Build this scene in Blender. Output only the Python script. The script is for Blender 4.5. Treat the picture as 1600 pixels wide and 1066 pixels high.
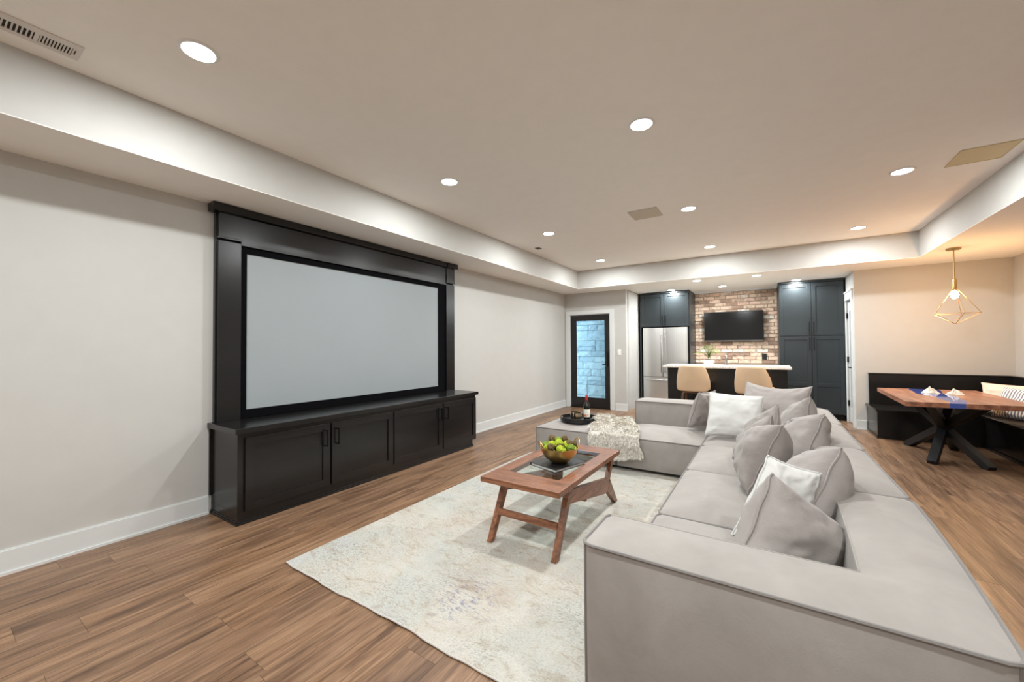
import bpy, bmesh, math, random
from mathutils import Vector, Matrix, noise
random.seed(7)
S = bpy.context.scene
for o in list(bpy.data.objects): bpy.data.objects.remove(o)
C = S.collection
PI = math.pi

# ------------------------------------------------------------------ camera
YAW, PITCH, ROLL, FPX = -0.573652, 0.0175447, 0.0064050, 612.98
cyw, syw, cp, sp = math.cos(YAW), math.sin(YAW), math.cos(PITCH), math.sin(PITCH)
fw = Vector((syw*cp, cyw*cp, sp)); rt = Vector((cyw, -syw, 0)); dn = fw.cross(rt)
r2 = rt*math.cos(ROLL) + dn*math.sin(ROLL); d2 = -rt*math.sin(ROLL) + dn*math.cos(ROLL)
cam = bpy.data.objects.new('camera', bpy.data.cameras.new('camera')); C.objects.link(cam)
M3 = Matrix((r2, -d2, -fw)).transposed()
cam.matrix_world = Matrix.Translation((3.684, 0, 1.28)) @ M3.to_4x4()
cam.data.sensor_width = 36.0; cam.data.lens = FPX/1600*36.0; cam.data.clip_start = 0.05
S.camera = cam

# ------------------------------------------------------------------ world, exposure
w = bpy.data.worlds.new('World'); S.world = w; w.use_nodes = True
bg = w.node_tree.nodes['Background']; bg.inputs['Color'].default_value = (0.50, 0.76, 0.95, 1); bg.inputs['Strength'].default_value = 4.6
S.view_settings.view_transform = 'Standard'; S.view_settings.look = 'None'
S.view_settings.gamma = 1.0; S.view_settings.use_curve_mapping = False
S.view_settings.exposure = 0.0
LED_W, LED_COL, LED_SPREAD = 27.0, (0.93, 0.98, 0.985), 180
PEND_W, PEND_COL = 44.0, (1.0, 0.53, 0.19)
S.cycles.max_bounces = 16; S.cycles.diffuse_bounces = 14; S.cycles.sample_clamp_indirect = 10.0
S.cycles.caustics_reflective = False; S.cycles.caustics_refractive = False
S.cycles.use_denoising = True

# ------------------------------------------------------------------ helpers: materials
def lin(c): return tuple(((x/255)/12.92 if x/255 <= .04045 else ((x/255+.055)/1.055)**2.4) for x in c) + (1,)
class NT:
    def __init__(s, name):
        s.m = bpy.data.materials.new(name); s.m.use_nodes = True; s.t = s.m.node_tree
        s.b = s.t.nodes['Principled BSDF']; s.o = s.t.nodes['Material Output']
    def n(s, k, **kw):
        x = s.t.nodes.new(k)
        for a, v in kw.items():
            if a in x.inputs.keys(): x.inputs[a].default_value = v
            else: setattr(x, a, v)
        return x
    def l(s, a, b): s.t.links.new(a, b)
    def coord(s, scale=(1,1,1), rand=False, kind='Object'):
        tc = s.n('ShaderNodeTexCoord'); mp = s.n('ShaderNodeMapping'); mp.inputs['Scale'].default_value = scale
        src = tc.outputs[kind]
        if rand:
            oi = s.n('ShaderNodeObjectInfo'); mu = s.n('ShaderNodeMath', operation='MULTIPLY'); mu.inputs[1].default_value = 37.0
            s.l(oi.outputs['Random'], mu.inputs[0]); ad = s.n('ShaderNodeVectorMath', operation='ADD')
            s.l(src, ad.inputs[0]); s.l(mu.outputs[0], ad.inputs[1]); src = ad.outputs[0]
        s.l(src, mp.inputs['Vector']); return mp.outputs['Vector']
    def noise(s, vec, scale, detail=4, rough=.55, dist=0):
        x = s.n('ShaderNodeTexNoise'); x.inputs['Scale'].default_value = scale; x.inputs['Detail'].default_value = detail
        x.inputs['Roughness'].default_value = rough; x.inputs['Distortion'].default_value = dist
        s.l(vec, x.inputs['Vector']); return x.outputs['Fac']
    def ramp(s, fac, stops):
        x = s.n('ShaderNodeValToRGB'); e = x.color_ramp.elements
        while len(e) < len(stops): e.new(.5)
        for i, (p, c) in enumerate(stops): e[i].position = p; e[i].color = c if len(c) == 4 else lin(c)
        s.l(fac, x.inputs['Fac']); return x.outputs['Color']
    def mix(s, fac, a, b, mode='MIX'):
        x = s.n('ShaderNodeMix', data_type='RGBA', blend_type=mode)
        for i, v in ((0, fac), (6, a), (7, b)):
            if hasattr(v, 'is_linked') or hasattr(v, 'links'): s.l(v, x.inputs[i])
            else: x.inputs[i].default_value = v
        return x.outputs[2]
    def bump(s, h, strength=.3, dist=.01):
        x = s.n('ShaderNodeBump'); x.inputs['Strength'].default_value = strength; x.inputs['Distance'].default_value = dist
        s.l(h, x.inputs['Height']); s.l(x.outputs['Normal'], s.b.inputs['Normal'])
def mat(name, col, rough=.6, metal=0., var=0., vscale=8, bump=0., bscale=60, spec=None, kind='Object', stretch=(1,1,1)):
    s = NT(name); s.b.inputs['Roughness'].default_value = rough; s.b.inputs['Metallic'].default_value = metal
    if spec is not None: s.b.inputs['Specular IOR Level'].default_value = spec
    v = s.coord(stretch, kind=kind)
    n = s.noise(v, vscale)
    a = tuple(max(0, x-var*255*.5) for x in col); b = tuple(min(255, x+var*255*.5) for x in col)
    s.l(s.ramp(n, [(.3, a), (.7, b)]), s.b.inputs['Base Color'])
    if bump: s.bump(s.noise(v, bscale, 6), bump, .004)
    return s.m
def glass(name, tint=(1,1,1,1), rough=0.0, refl=1.0, frost=0.0):
    s = NT(name); t = s.n('ShaderNodeBsdfTransparent'); t.inputs[0].default_value = tint
    g = s.n('ShaderNodeBsdfGlossy'); g.inputs['Roughness'].default_value = rough
    f0 = s.n('ShaderNodeFresnel'); f0.inputs['IOR'].default_value = 1.45
    ge = s.n('ShaderNodeNewGeometry'); f = s.n('ShaderNodeMath', operation='MULTIPLY'); iv = s.n('ShaderNodeMath', operation='SUBTRACT'); iv.inputs[0].default_value = 1
    s.l(ge.outputs['Backfacing'], iv.inputs[1]); s.l(f0.outputs[0], f.inputs[0]); s.l(iv.outputs[0], f.inputs[1])
    m = s.n('ShaderNodeMixShader'); s.l(f.outputs[0], m.inputs[0])
    base = t.outputs[0]
    if frost:
        tl = s.n('ShaderNodeBsdfTranslucent'); tl.inputs[0].default_value = (.9,.95,1,1)
        m2 = s.n('ShaderNodeMixShader'); m2.inputs[0].default_value = frost; s.l(base, m2.inputs[1]); s.l(tl.outputs[0], m2.inputs[2]); base = m2.outputs[0]
    s.l(base, m.inputs[1]); s.l(g.outputs[0], m.inputs[2]); s.l(m.outputs[0], s.o.inputs[0]); return s.m
def emis(name, col, st):
    s = NT(name); s.b.inputs['Emission Color'].default_value = col; s.b.inputs['Emission Strength'].default_value = st
    s.b.inputs['Base Color'].default_value = (.8,.8,.8,1); return s.m
def wood(name, dark, mid, light, scale=(14, 1.6, 14), rough=.45, rand=True, contrast=1.0, bumpv=.12, hue=True, streak=0.0):
    s = NT(name); v = s.coord(scale, rand); n1 = s.noise(v, 1.6, 10, .66, .9)
    v2 = s.coord((scale[0]*5, scale[1]*2.4, scale[2]*5), rand); n2 = s.noise(v2, 3.0, 8, .75)
    c1 = s.ramp(n1, [(.32, dark), (.47, mid), (.66, light)])
    c2 = s.ramp(n2, [(.35, (164,156,150)), (.60, (255,255,255))])
    c = s.mix(.75*contrast, c1, c2, 'MULTIPLY')
    if streak:
        v3 = s.coord((scale[0]*1.7, scale[1]*1.1, scale[2]), rand); n3 = s.noise(v3, 1.9, 9, .7, 1.6)
        c = s.mix(streak, c, s.mix(1.0, c, s.ramp(n3, [(.37, (112,92,80)), (.46, (226,218,212)), (.6, (255,255,255))]), 'MULTIPLY'))
    if hue:
        oi = s.n('ShaderNodeObjectInfo'); r = s.ramp(oi.outputs['Random'], [(0, (226,222,220)), (.5, (242,240,237)), (1, (255,250,242))])
        c = s.mix(1.0, c, r, 'MULTIPLY')
    s.l(c, s.b.inputs['Base Color']); s.b.inputs['Roughness'].default_value = rough
    s.bump(n2, bumpv, .002); return s.m

MT = {}
MT['wall'] = mat('wall_paint', (188,186,182), .75, var=.01, bump=.04, bscale=220, kind='Object')
MT['ceil'] = mat('ceiling_paint', (244,241,236), .8, var=.01, bump=.05, bscale=200)
MT['trim'] = mat('trim_paint', (210,212,211), .35, var=.005)
MT['plank'] = wood('plank_floor', (106,80,62), (150,118,92), (174,141,113), scale=(6.5, .5, 6.5), rough=.38, contrast=1.1, streak=.6)
MT['subfloor'] = mat('subfloor', (150,124,98), .7, var=.05)
MT['black'] = mat('black_stained_wood', (23,22,22), .24, var=.02, vscale=3, bump=.05, bscale=40, stretch=(6,1,6))
MT['blackgap'] = mat('black_matte', (8,8,9), .8)
MT['velvet'] = mat('screen_border_velvet', (7,7,10), .95, spec=.1)
MT['screen'] = mat('screen_fabric', (146,152,155), .7, var=.012, vscale=1.5)
MT['charcoal'] = mat('charcoal_cabinet_paint', (37,43,46), .35, var=.02, vscale=3)
MT['handle'] = mat('black_metal', (16,16,17), .4, metal=.6)
MT['table_leg'] = mat('black_powder_coat', (22,22,23), .5)
MT['coffee'] = wood('coffee_table_wood', (88,54,38), (136,88,62), (170,116,86), scale=(16, 2.0, 16), rough=.35, rand=True)
MT['coffee_x'] = wood('coffee_table_wood_cross', (88,54,38), (136,88,62), (170,116,86), scale=(2.0, 16, 16), rough=.35)
MT['leg_wood'] = wood('stool_leg_wood', (70,50,36), (104,76,54), (130,98,70), scale=(16,16,2), rough=.5)
MT['gold'] = mat('brushed_brass', (214,176,112), .34, metal=1, var=.06, vscale=30, bump=.15, bscale=30)
MT['gold_rod'] = mat('satin_brass', (190,158,104), .3, metal=1)
MT['bronze'] = mat('hammered_metal', (176,160,136), .25, metal=1, var=.15, vscale=40, bump=.4, bscale=45)
MT['steel'] = mat('stainless_steel', (222,221,218), .3, metal=1, var=.03, vscale=2, stretch=(40,40,.5))
MT['chrome'] = mat('chrome', (205,205,208), .12, metal=1)
MT['tv'] = mat('tv_screen', (6,6,7), .12, spec=.5)
MT['plastic_blk'] = mat('black_plastic', (14,14,15), .4)
MT['plastic_w'] = mat('white_plastic', (232,232,230), .35)
MT['tray'] = mat('black_tray_lacquer', (26,26,28), .38)
MT['glasspane'] = glass('clear_glass', (.93,.97,.96,1), .0)
MT['doorglass'] = glass('door_glass', (.88,.95,.97,1), .0)
MT['frost'] = glass('frosted_glass', (.85,.92,.98,1), .15, frost=.6)
MT['led'] = emis('led_lens', (1,.98,.95,1), 30)
MT['bulb'] = emis('warm_bulb', (1,.78,.45,1), 60)
MT['tan'] = mat('tan_upholstery', (206,178,146), .75, var=.03, bump=.1, bscale=300)
MT['moss'] = mat('bright_moss', (168,184,36), .95, var=.25, vscale=60, bump=.9, bscale=120)
MT['moss2'] = mat('deep_moss', (124,146,50), .95, var=.2, vscale=60, bump=.9, bscale=120)
MT['pod'] = mat('brown_seed_pod', (96,76,40), .95, var=.25, vscale=90, bump=.9, bscale=140)
MT['leaf'] = mat('fern_leaf', (124,160,48), .6, var=.15, vscale=14)
MT['soil'] = mat('potting_soil', (50,38,28), .95, var=.08, vscale=60)
MT['pot'] = mat('white_ceramic', (232,230,224), .35)
MT['napkin'] = mat('white_cloth', (206,204,192), .85, var=.01)
MT['bookc'] = mat('black_book_cover', (30,32,34), .35)
MT['paper'] = mat('book_pages', (212,214,214), .8, var=.04, vscale=200, stretch=(1,1,30))
MT['bottle'] = mat('dark_bottle_glass', (16,22,16), .06, spec=.7)
MT['red'] = mat('red_foil', (168,26,34), .35)
MT['grille'] = mat('speaker_grille', (205,196,180), .8, var=.01, bump=.3, bscale=900)
MT['grille_warm'] = mat('speaker_grille_beige', (214,198,160), .8, var=.01, bump=.3, bscale=900)
MT['vent'] = mat('vent_metal', (214,208,202), .45)
MT['ventdark'] = mat('vent_dark', (48,44,40), .9)
MT['sensor'] = mat('grey_grille', (120,112,102), .7)
MT['purple'] = mat('dark_purple_cloth', (44,26,58), .9, var=.03)

def fabric(name, col, var=.05, bumpv=.15, wrinkle=.0):
    s = NT(name); s.b.inputs['Roughness'].default_value = .88; s.b.inputs['Specular IOR Level'].default_value = .25
    s.b.inputs['Sheen Weight'].default_value = .15
    v = s.coord((1,1,1)); n = s.noise(v, 5, 5, .6, .4); n2 = s.noise(v, 420, 2)
    a = tuple(max(0, x-var*255*.5) for x in col); b = tuple(min(255, x+var*255*.5) for x in col)
    s.l(s.ramp(n, [(.3, a), (.7, b)]), s.b.inputs['Base Color'])
    ad = s.n('ShaderNodeMath', operation='MULTIPLY_ADD'); ad.inputs[1].default_value = .15; s.l(n2, ad.inputs[0]); s.l(n, ad.inputs[2])
    wr_ = s.noise(s.coord((1, 1, 1.8)), 6, 3, .5, 2.2); a2 = s.n('ShaderNodeMath', operation='MULTIPLY_ADD'); a2.inputs[1].default_value = wrinkle
    s.l(wr_, a2.inputs[0]); s.l(ad.outputs[0], a2.inputs[2]); s.bump(a2.outputs[0], bumpv, .012); return s.m
MT['sofa'] = fabric('sofa_linen', (150,144,139), .05)
MT['piping'] = fabric('sofa_piping', (122,117,114), .03)
MT['cushion'] = fabric('cushion_linen', (156,149,145), .06, .4, .55)
MT['cushion_w'] = fabric('cushion_white', (206,205,202), .02, .3, .4)
MT['cushion_c'] = fabric('cushion_cream', (226,208,192), .02, .15)
MT['fur'] = mat('cream_fur', (212,206,196), .9, var=.34, vscale=75)

def stripes():
    s = NT('striped_cotton'); s.b.inputs['Roughness'].default_value = .9
    tc = s.n('ShaderNodeTexCoord'); sep = s.n('ShaderNodeSeparateXYZ'); s.l(tc.outputs['UV'], sep.inputs[0])
    mu = s.n('ShaderNodeMath', operation='MULTIPLY'); mu.inputs[1].default_value = 19; s.l(sep.outputs[0], mu.inputs[0])
    fr = s.n('ShaderNodeMath', operation='FRACT'); s.l(mu.outputs[0], fr.inputs[0])
    c = s.ramp(fr.outputs[0], [(.0, (226,222,214)), (.48, (226,222,214)), (.53, (112,112,132)), (.95, (112,112,132)), (1, (226,222,214))])
    s.l(c, s.b.inputs['Base Color']); return s.m
MT['stripe'] = stripes()

def rugmat():
    s = NT('distressed_rug'); s.b.inputs['Roughness'].default_value = .95; s.b.inputs['Specular IOR Level'].default_value = .1
    v = s.coord((1,1,1))
    patch = s.noise(v, 1.8, 5, .65, .6); fleck = s.noise(s.coord((7, 22, 1)), 6.5, 9, .82, .7); fine = s.noise(s.coord((1,1.6,1)), 95, 4, .7)
    cl = s.noise(s.coord((1,2,1)), 7.0, 6, .7, 1.0)
    base = s.ramp(patch, [(.30, (186,176,166)), (.45, (188,184,177)), (.56, (184,183,177)), (.70, (180,181,180))])
    base = s.mix(.8, base, s.ramp(cl, [(.34, (226,214,202)), (.46, (250,248,244)), (.60, (255,255,255))]), 'MULTIPLY')
    c = s.mix(.55, base, s.ramp(fine, [(.34, (196,194,190)), (.5, (250,249,246)), (.68, (255,255,255))]), 'MULTIPLY')
    spk = s.ramp(fleck, [(.36, (134,134,142)), (.44, (222,221,219)), (.52, (255,255,255))])
    blot = s.ramp(s.noise(v, 2.1, 3), [(.38, (70,70,70)), (.60, (255,255,255))])
    c = s.mix(blot, c, s.mix(1.0, c, spk, 'MULTIPLY'))
    tc = s.n('ShaderNodeTexCoord')
    # faded woven medallion: a mark of the rug's own
    ds = s.n('ShaderNodeVectorMath', operation='DISTANCE'); s.l(tc.outputs['Object'], ds.inputs[0]); ds.inputs[1].default_value = (-.37, -1.18, 0)
    md = s.ramp(ds.outputs['Value'], [(.06, (255,255,255)), (.26, (0,0,0))])
    fl2 = s.ramp(s.noise(s.coord((9, 26, 1)), 2.4, 6, .75, 1.0), [(.40, (255,255,255)), (.47, (0,0,0))])
    c = s.mix(s.mix(1.0, md, fl2, 'MULTIPLY'), c, lin((112,112,134)))
    s.l(c, s.b.inputs['Base Color']); s.bump(s.noise(v, 160, 4), .5, .004); return s.m
MT['rug'] = rugmat()
MT['rugedge'] = mat('rug_binding', (186,180,174), .95)

def brickmat(name, stops, sc=14, dk=(130,112,102)):
    s = NT(name); s.b.inputs['Roughness'].default_value = .9
    oi = s.n('ShaderNodeObjectInfo'); c1 = s.ramp(oi.outputs['Random'], stops)
    n = s.noise(s.coord((1,1,1), True), sc, 6, .65); c2 = s.ramp(n, [(.30, dk), (.50, (255,255,255)), (.75, (255,250,244))])
    s.l(s.mix(.75, c1, c2, 'MULTIPLY'), s.b.inputs['Base Color']); s.bump(s.noise(s.coord((1,1,1), True), 45, 6), .6, .006); return s.m
MT['brick'] = brickmat('thin_brick', [(0, (150,124,108)), (.14, (168,140,120)), (.28, (216,192,170)), (.6, (230,206,184)), (.85, (224,188,168)), (.95, (228,218,206))])
MT['mortar'] = mat('mortar', (176,160,144), .95, var=.08, vscale=40)
MT['stone'] = brickmat('ashlar_stone', [(0, (168,176,180)), (.5, (184,190,192)), (1, (196,200,200))], 9, (190,196,200))
MT['stonemortar'] = mat('stone_mortar', (166,174,180), .95)

def granite():
    s = NT('speckled_stone_counter'); s.b.inputs['Roughness'].default_value = .2
    c = s.ramp(s.noise(s.coord(), 90, 5, .7), [(.34, (110,104,100)), (.46, (212,206,198)), (.6, (232,228,222))])
    s.l(c, s.b.inputs['Base Color']); return s.m
MT['counter'] = granite()
def river():
    s = NT('river_table_top'); s.b.inputs['Roughness'].default_value = .28
    v = s.coord((14,1.4,14)); c = s.ramp(s.noise(v, 1.6, 8, .6, .7), [(.3, (104,64,48)), (.5, (146,96,72)), (.7, (178,126,98))])
    s.l(c, s.b.inputs['Base Color']); return s.m
MT['slab'] = river()
MT['epoxy'] = mat('blue_resin', (58,76,150), .05, var=.08, vscale=5)
def label():
    s = NT('wine_label'); s.b.inputs['Roughness'].default_value = .6
    tc = s.n('ShaderNodeTexCoord'); n = s.noise(s.coord((1,1,1)), 38, 2)
    c = s.ramp(n, [(.40, (238,232,218)), (.52, (238,226,210)), (.56, (226,150,60)), (.66, (196,52,48))])
    sep = s.n('ShaderNodeSeparateXYZ'); s.l(tc.outputs['Object'], sep.inputs[0])
    band = s.ramp(sep.outputs[2], [(.028, (0,0,0)), (.034, (255,255,255)), (.062, (255,255,255)), (.068, (0,0,0))])
    s.l(s.mix(band, lin((240,236,226)), c), s.b.inputs['Base Color']); return s.m
MT['label'] = label()

# ------------------------------------------------------------------ helpers: objects
WL = {}   # world location of each parent
def tag(o, label=None, cat=None, group=None, kind=None):
    if label: o['label'] = label
    if cat: o['category'] = cat
    if group: o['group'] = group
    if kind: o['kind'] = kind
    return o
def thing(name, label, cat, loc=(0,0,0), group=None):
    o = bpy.data.objects.new(name, None); C.objects.link(o); o.location = loc; o.empty_display_size = .05
    WL[o] = Vector(loc); return tag(o, label, cat, group)
class MB:
    def __init__(s): s.v = []; s.f = []; s.uv = {}
    def add(s, vs, fs):
        k = len(s.v); s.v += [Vector(x) for x in vs]; s.f += [tuple(i+k for i in f) for f in fs]; return s
    def box(s, x0, x1, y0, y1, z0, z1, bev=0.0):
        if x0 > x1: x0, x1 = x1, x0
        if y0 > y1: y0, y1 = y1, y0
        if z0 > z1: z0, z1 = z1, z0
        if not bev:
            return s.add([(x0,y0,z0),(x1,y0,z0),(x1,y1,z0),(x0,y1,z0),(x0,y0,z1),(x1,y0,z1),(x1,y1,z1),(x0,y1,z1)],
                         [(0,3,2,1),(4,5,6,7),(0,1,5,4),(1,2,6,5),(2,3,7,6),(3,0,4,7)])
        b = min(bev, (x1-x0)/2.01, (y1-y0)/2.01, (z1-z0)/2.01)
        bm = bmesh.new(); bmesh.ops.create_cube(bm, size=1)
        for v in bm.verts: v.co = Vector((x0+(v.co.x+.5)*(x1-x0), y0+(v.co.y+.5)*(y1-y0), z0+(v.co.z+.5)*(z1-z0)))
        bmesh.ops.bevel(bm, geom=bm.edges[:], offset=b, segments=2, profile=.6, affect='EDGES')
        bm.verts.index_update(); s.add([v.co.copy() for v in bm.verts], [tuple(v.index for v in f.verts) for f in bm.faces]); bm.free(); return s
    def prism(s, pts, a0, a1, axis='z', bev=0):
        """polygon pts (2D) extruded between a0 and a1 along the axis"""
        n = len(pts)
        def P(p, a): return {'z': (p[0], p[1], a), 'x': (a, p[0], p[1]), 'y': (p[0], a, p[1])}[axis]
        return s.add([P(p, a0) for p in pts] + [P(p, a1) for p in pts],
                     [tuple(range(n))[::-1], tuple(range(n, 2*n))] + [(i, (i+1) % n, n+(i+1) % n, n+i) for i in range(n)])
    def tube(s, pts, r, n=8, closed=False, caps=True):
        pts = [Vector(p) for p in pts]; N = len(pts); rs = r if isinstance(r, (list, tuple)) else [r]*N
        up = None; rings = []
        for i, p in enumerate(pts):
            if closed: t = pts[(i+1) % N]-pts[i-1]
            else: t = pts[min(i+1, N-1)]-pts[max(i-1, 0)]
            t.normalize()
            if up is None: up = Vector((0,0,1)) if abs(t.z) < .9 else Vector((1,0,0))
            a = t.cross(up)
            if a.length < 1e-5: a = t.cross(Vector((0,1,0)))
            a.normalize(); b = a.cross(t).normalized(); up = b
            rings.append([p + (a*math.cos(2*PI*k/n) + b*math.sin(2*PI*k/n))*rs[i] for k in range(n)])
        k0 = len(s.v); s.v += [v for rg in rings for v in rg]
        m = N if closed else N-1
        for i in range(m):
            for k in range(n):
                a0 = k0+i*n+k; a1 = k0+i*n+(k+1) % n; j = (i+1) % N
                s.f.append((a0, a1, k0+j*n+(k+1) % n, k0+j*n+k))
        if caps and not closed:
            s.f.append(tuple(k0+k for k in range(n))[::-1]); s.f.append(tuple(k0+(N-1)*n+k for k in range(n)))
        return s
    def lathe(s, prof, c=(0,0,0), n=32):
        """prof: list of (r,z)"""
        k0 = len(s.v)
        for r, z in prof:
            for k in range(n): s.v.append(Vector((c[0]+r*math.cos(2*PI*k/n), c[1]+r*math.sin(2*PI*k/n), c[2]+z)))
        for i in range(len(prof)-1):
            for k in range(n): s.f.append((k0+i*n+k, k0+i*n+(k+1) % n, k0+(i+1)*n+(k+1) % n, k0+(i+1)*n+k))
        if prof[0][0] > 1e-4: s.f.append(tuple(k0+k for k in range(n))[::-1])
        if prof[-1][0] > 1e-4: s.f.append(tuple(k0+(len(prof)-1)*n+k for k in range(n)))
        return s
    def bar(s, a, b, wu, wv, up=(0,0,1)):
        """square bar from a to b, widths wu (sideways) and wv (towards up)"""
        a = Vector(a); b = Vector(b); t = (b-a).normalized(); u = t.cross(Vector(up)).normalized(); v = u.cross(t).normalized()
        vs = [p + u*sx*wu/2 + v*sy*wv/2 for p in (a, b) for sx, sy in ((-1,-1),(1,-1),(1,1),(-1,1))]
        return s.add(vs, [(3,2,1,0),(4,5,6,7),(0,1,5,4),(1,2,6,5),(2,3,7,6),(3,0,4,7)])
    def build(s, name, m, parent=None, smooth=False, origin=None, uvs=None, weld=True):
        xs = [v.x for v in s.v]; ys = [v.y for v in s.v]; zs = [v.z for v in s.v]
        org = Vector(origin) if origin is not None else Vector(((min(xs)+max(xs))/2, (min(ys)+max(ys))/2, min(zs)))
        me = bpy.data.meshes.new(name); me.from_pydata([v-org for v in s.v], [], s.f)
        if weld:
            bm = bmesh.new(); bm.from_mesh(me); bmesh.ops.recalc_face_normals(bm, faces=bm.faces); bm.to_mesh(me); bm.free()
        if smooth:
            me.polygons.foreach_set('use_smooth', [True]*len(me.polygons))
            if smooth != 'all':
                try: me.set_sharp_from_angle(angle=math.radians(40))
                except Exception: pass
        me.materials.append(MT[m] if isinstance(m, str) else m)
        o = bpy.data.objects.new(name, me); C.objects.link(o); WL[o] = org
        if parent is not None: o.parent = parent; o.location = org - WL[parent]
        else: o.location = org
        return o
def box(name, m, d, parent=None, bev=0.0):
    return MB().box(*d, bev=bev).build(name, m, parent)
def copy_tree(o, parent=None):
    c = o.copy(); C.objects.link(c)
    if parent is not None: c.parent = parent
    for ch in list(o.children): copy_tree(ch, c)
    return c
def struct(o): o['kind'] = 'structure'; return o

# ================================================================== STRUCTURE
CZ, SZ = 2.79, 2.44
XL, XR, YF = 0.575, 5.40, 7.23           # tray edges
YB = -2.4
# floor with planks
fl = struct(box('floor', 'subfloor', (-.12, 6.57, YB-.12, 9.52, -.12, -.004)))
PW = .1815
def plank_mesh(L):
    b = MB(); g = .0003; c = .0007; h = .006
    x0, x1, y0, y1 = -PW/2+g, PW/2-g, -L/2+g, L/2-g
    b.add([(x0,y0,0),(x1,y0,0),(x1,y1,0),(x0,y1,0),(x0,y0,h-c),(x1,y0,h-c),(x1,y1,h-c),(x0,y1,h-c),
           (x0+c,y0+c,h),(x1-c,y0+c,h),(x1-c,y1-c,h),(x0+c,y1-c,h)],
          [(3,2,1,0),(0,1,5,4),(1,2,6,5),(2,3,7,6),(3,0,4,7),(4,5,9,8),(5,6,10,9),(6,7,11,10),(7,4,8,11),(8,9,10,11)])
    me = bpy.data.meshes.new('plank'); me.from_pydata([tuple(v) for v in b.v], [], b.f); me.materials.append(MT['plank']); return me
full = plank_mesh(1.22); cnt = 0
rows = int(math.ceil(6.45/PW))
for i in range(rows):
    xc = PW*(i+.5)
    ymax = 7.84 if xc < 1.34 else (9.35 if xc < 4.84 else 7.95)
    y = -0.35 - random.random()*1.1
    while y < ymax-.02:
        y1 = min(y+1.22, ymax); L = y1-y
        me = full if abs(L-1.22) < 1e-4 else plank_mesh(L)
        o = bpy.data.objects.new('plank', me); C.objects.link(o); o.parent = fl
        o.location = Vector((xc, (y+y1)/2, -.006)) - WL[fl]; cnt += 1
        y = y1
rb = MB()
for i in range(rows): rb.box(PW*i+.001, PW*(i+1)-.001, YB, -1.46, -.006, 0)
o = rb.build('plank', 'plank', fl); o['kind'] = 'stuff'
print('planks', cnt)
# ceiling and soffits
ce = struct(box('ceiling', 'ceil', (-.12, 6.57, YB-.12, 9.52, CZ, CZ+.12)))
for d in ((0, XL, YB, 9.4, SZ, CZ), (XL, XR, YF, 9.4, SZ, CZ), (XR, 6.45, YB, 9.4, SZ, CZ)):
    box('soffit', 'wall', d[:4]+(SZ+.004, CZ), ce); box('soffit_underside', 'ceil', d[:4]+(SZ, SZ+.004), ce)  # darker faces, paler undersides: brightness balance put into the paint colour
# walls
struct(box('wall_left', 'wall', (-.12, 0, YB, 7.96, 0, SZ)))
wf = MB().box(0, .10, 7.84, 7.96, 0, SZ).box(1.03, 1.34, 7.84, 7.96, 0, SZ).box(.10, 1.03, 7.84, 7.96, 1.995, SZ)
struct(wf.build('wall_far', 'wall'))
struct(box('wall_return', 'wall', (1.24, 1.36, 7.96, 9.52, 0, SZ)))
wk = struct(box('wall_kitchen', 'mortar', (1.36, 4.84, 9.405, 9.52, 0, SZ)))
wd = MB().box(4.84, 4.96, 8.07, 8.13, 0, SZ).box(4.84, 4.96, 8.63, 9.52, 0, SZ).box(4.84, 4.96, 8.13, 8.63, 2.03, SZ)
struct(wd.build('wall_alcove', 'wall'))
struct(box('wall_dining', 'wall', (4.84, 6.57, 7.95, 8.07, 0, SZ)))
struct(box('wall_right', 'wall', (6.45, 6.57, YB, 7.95, 0, SZ)))
struct(box('wall_back', 'wall', (-.12, 6.57, YB-.12, YB, 0, CZ)))
# baseboards
def baseb(name, p0, p1, nrm):
    m = MB(); (x0, y0), (x1, y1) = p0, p1; nx, ny = nrm
    m.box(x0, x1+nx*.015, y0, y1+ny*.015, 0, .135) if True else None
    m.box(x0, x1+nx*.010, y0, y1+ny*.010, .135, .142)
    m.box(x0, x1+nx*.024, y0, y1+ny*.024, 0, .016)
    return struct(m.build(name, 'trim'))
baseb('baseboard_left', (0, YB), (0, 1.30), (1, 0)); baseb('baseboard_left', (0, 4.09), (0, 7.84), (1, 0))
baseb('baseboard_far', (1.11, 7.84), (1.36, 7.84), (0, -1))
baseb('baseboard_dining', (4.84, 7.95), (4.955, 7.95), (0, -1))
baseb('baseboard_right', (6.45, YB), (6.45, 3.9), (-1, 0)); baseb('baseboard_back', (.0, YB), (6.45, YB), (0, 1))

# bricks
def bricks():
    L, H, j = .197, .062, .013
    z = .30; row = 0; x0, x1 = 2.402, 3.888; full = None; n = 0
    z = SZ - 20*(H+j) - .004
    while z < SZ-.01:
        x = x0 - (L+j)*.5*(row % 2) - .03
        zt = min(z+H, SZ-.002)
        while x < x1:
            a, b = max(x, x0), min(x+L, x1)
            if b-a > .02:
                d = random.uniform(0, .006)
                e = .0025
                m = MB(); y0, y1 = 9.405-.020-d, 9.405
                m.add([(a,y1,z),(b,y1,z),(b,y1,zt),(a,y1,zt),(a+e*random.random(),y0,z+e*random.random()),(b-e*random.random(),y0,z+e),(b-e,y0,zt-e*random.random()),(a+e,y0,zt-e)],
                      [(0,1,2,3),(7,6,5,4),(0,4,5,1),(1,5,6,2),(2,6,7,3),(3,7,4,0)])
                m.build('brick', 'brick', wk); n += 1
            x += L+j
        z += H+j; row += 1
    return n
print('bricks', bricks())

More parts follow.
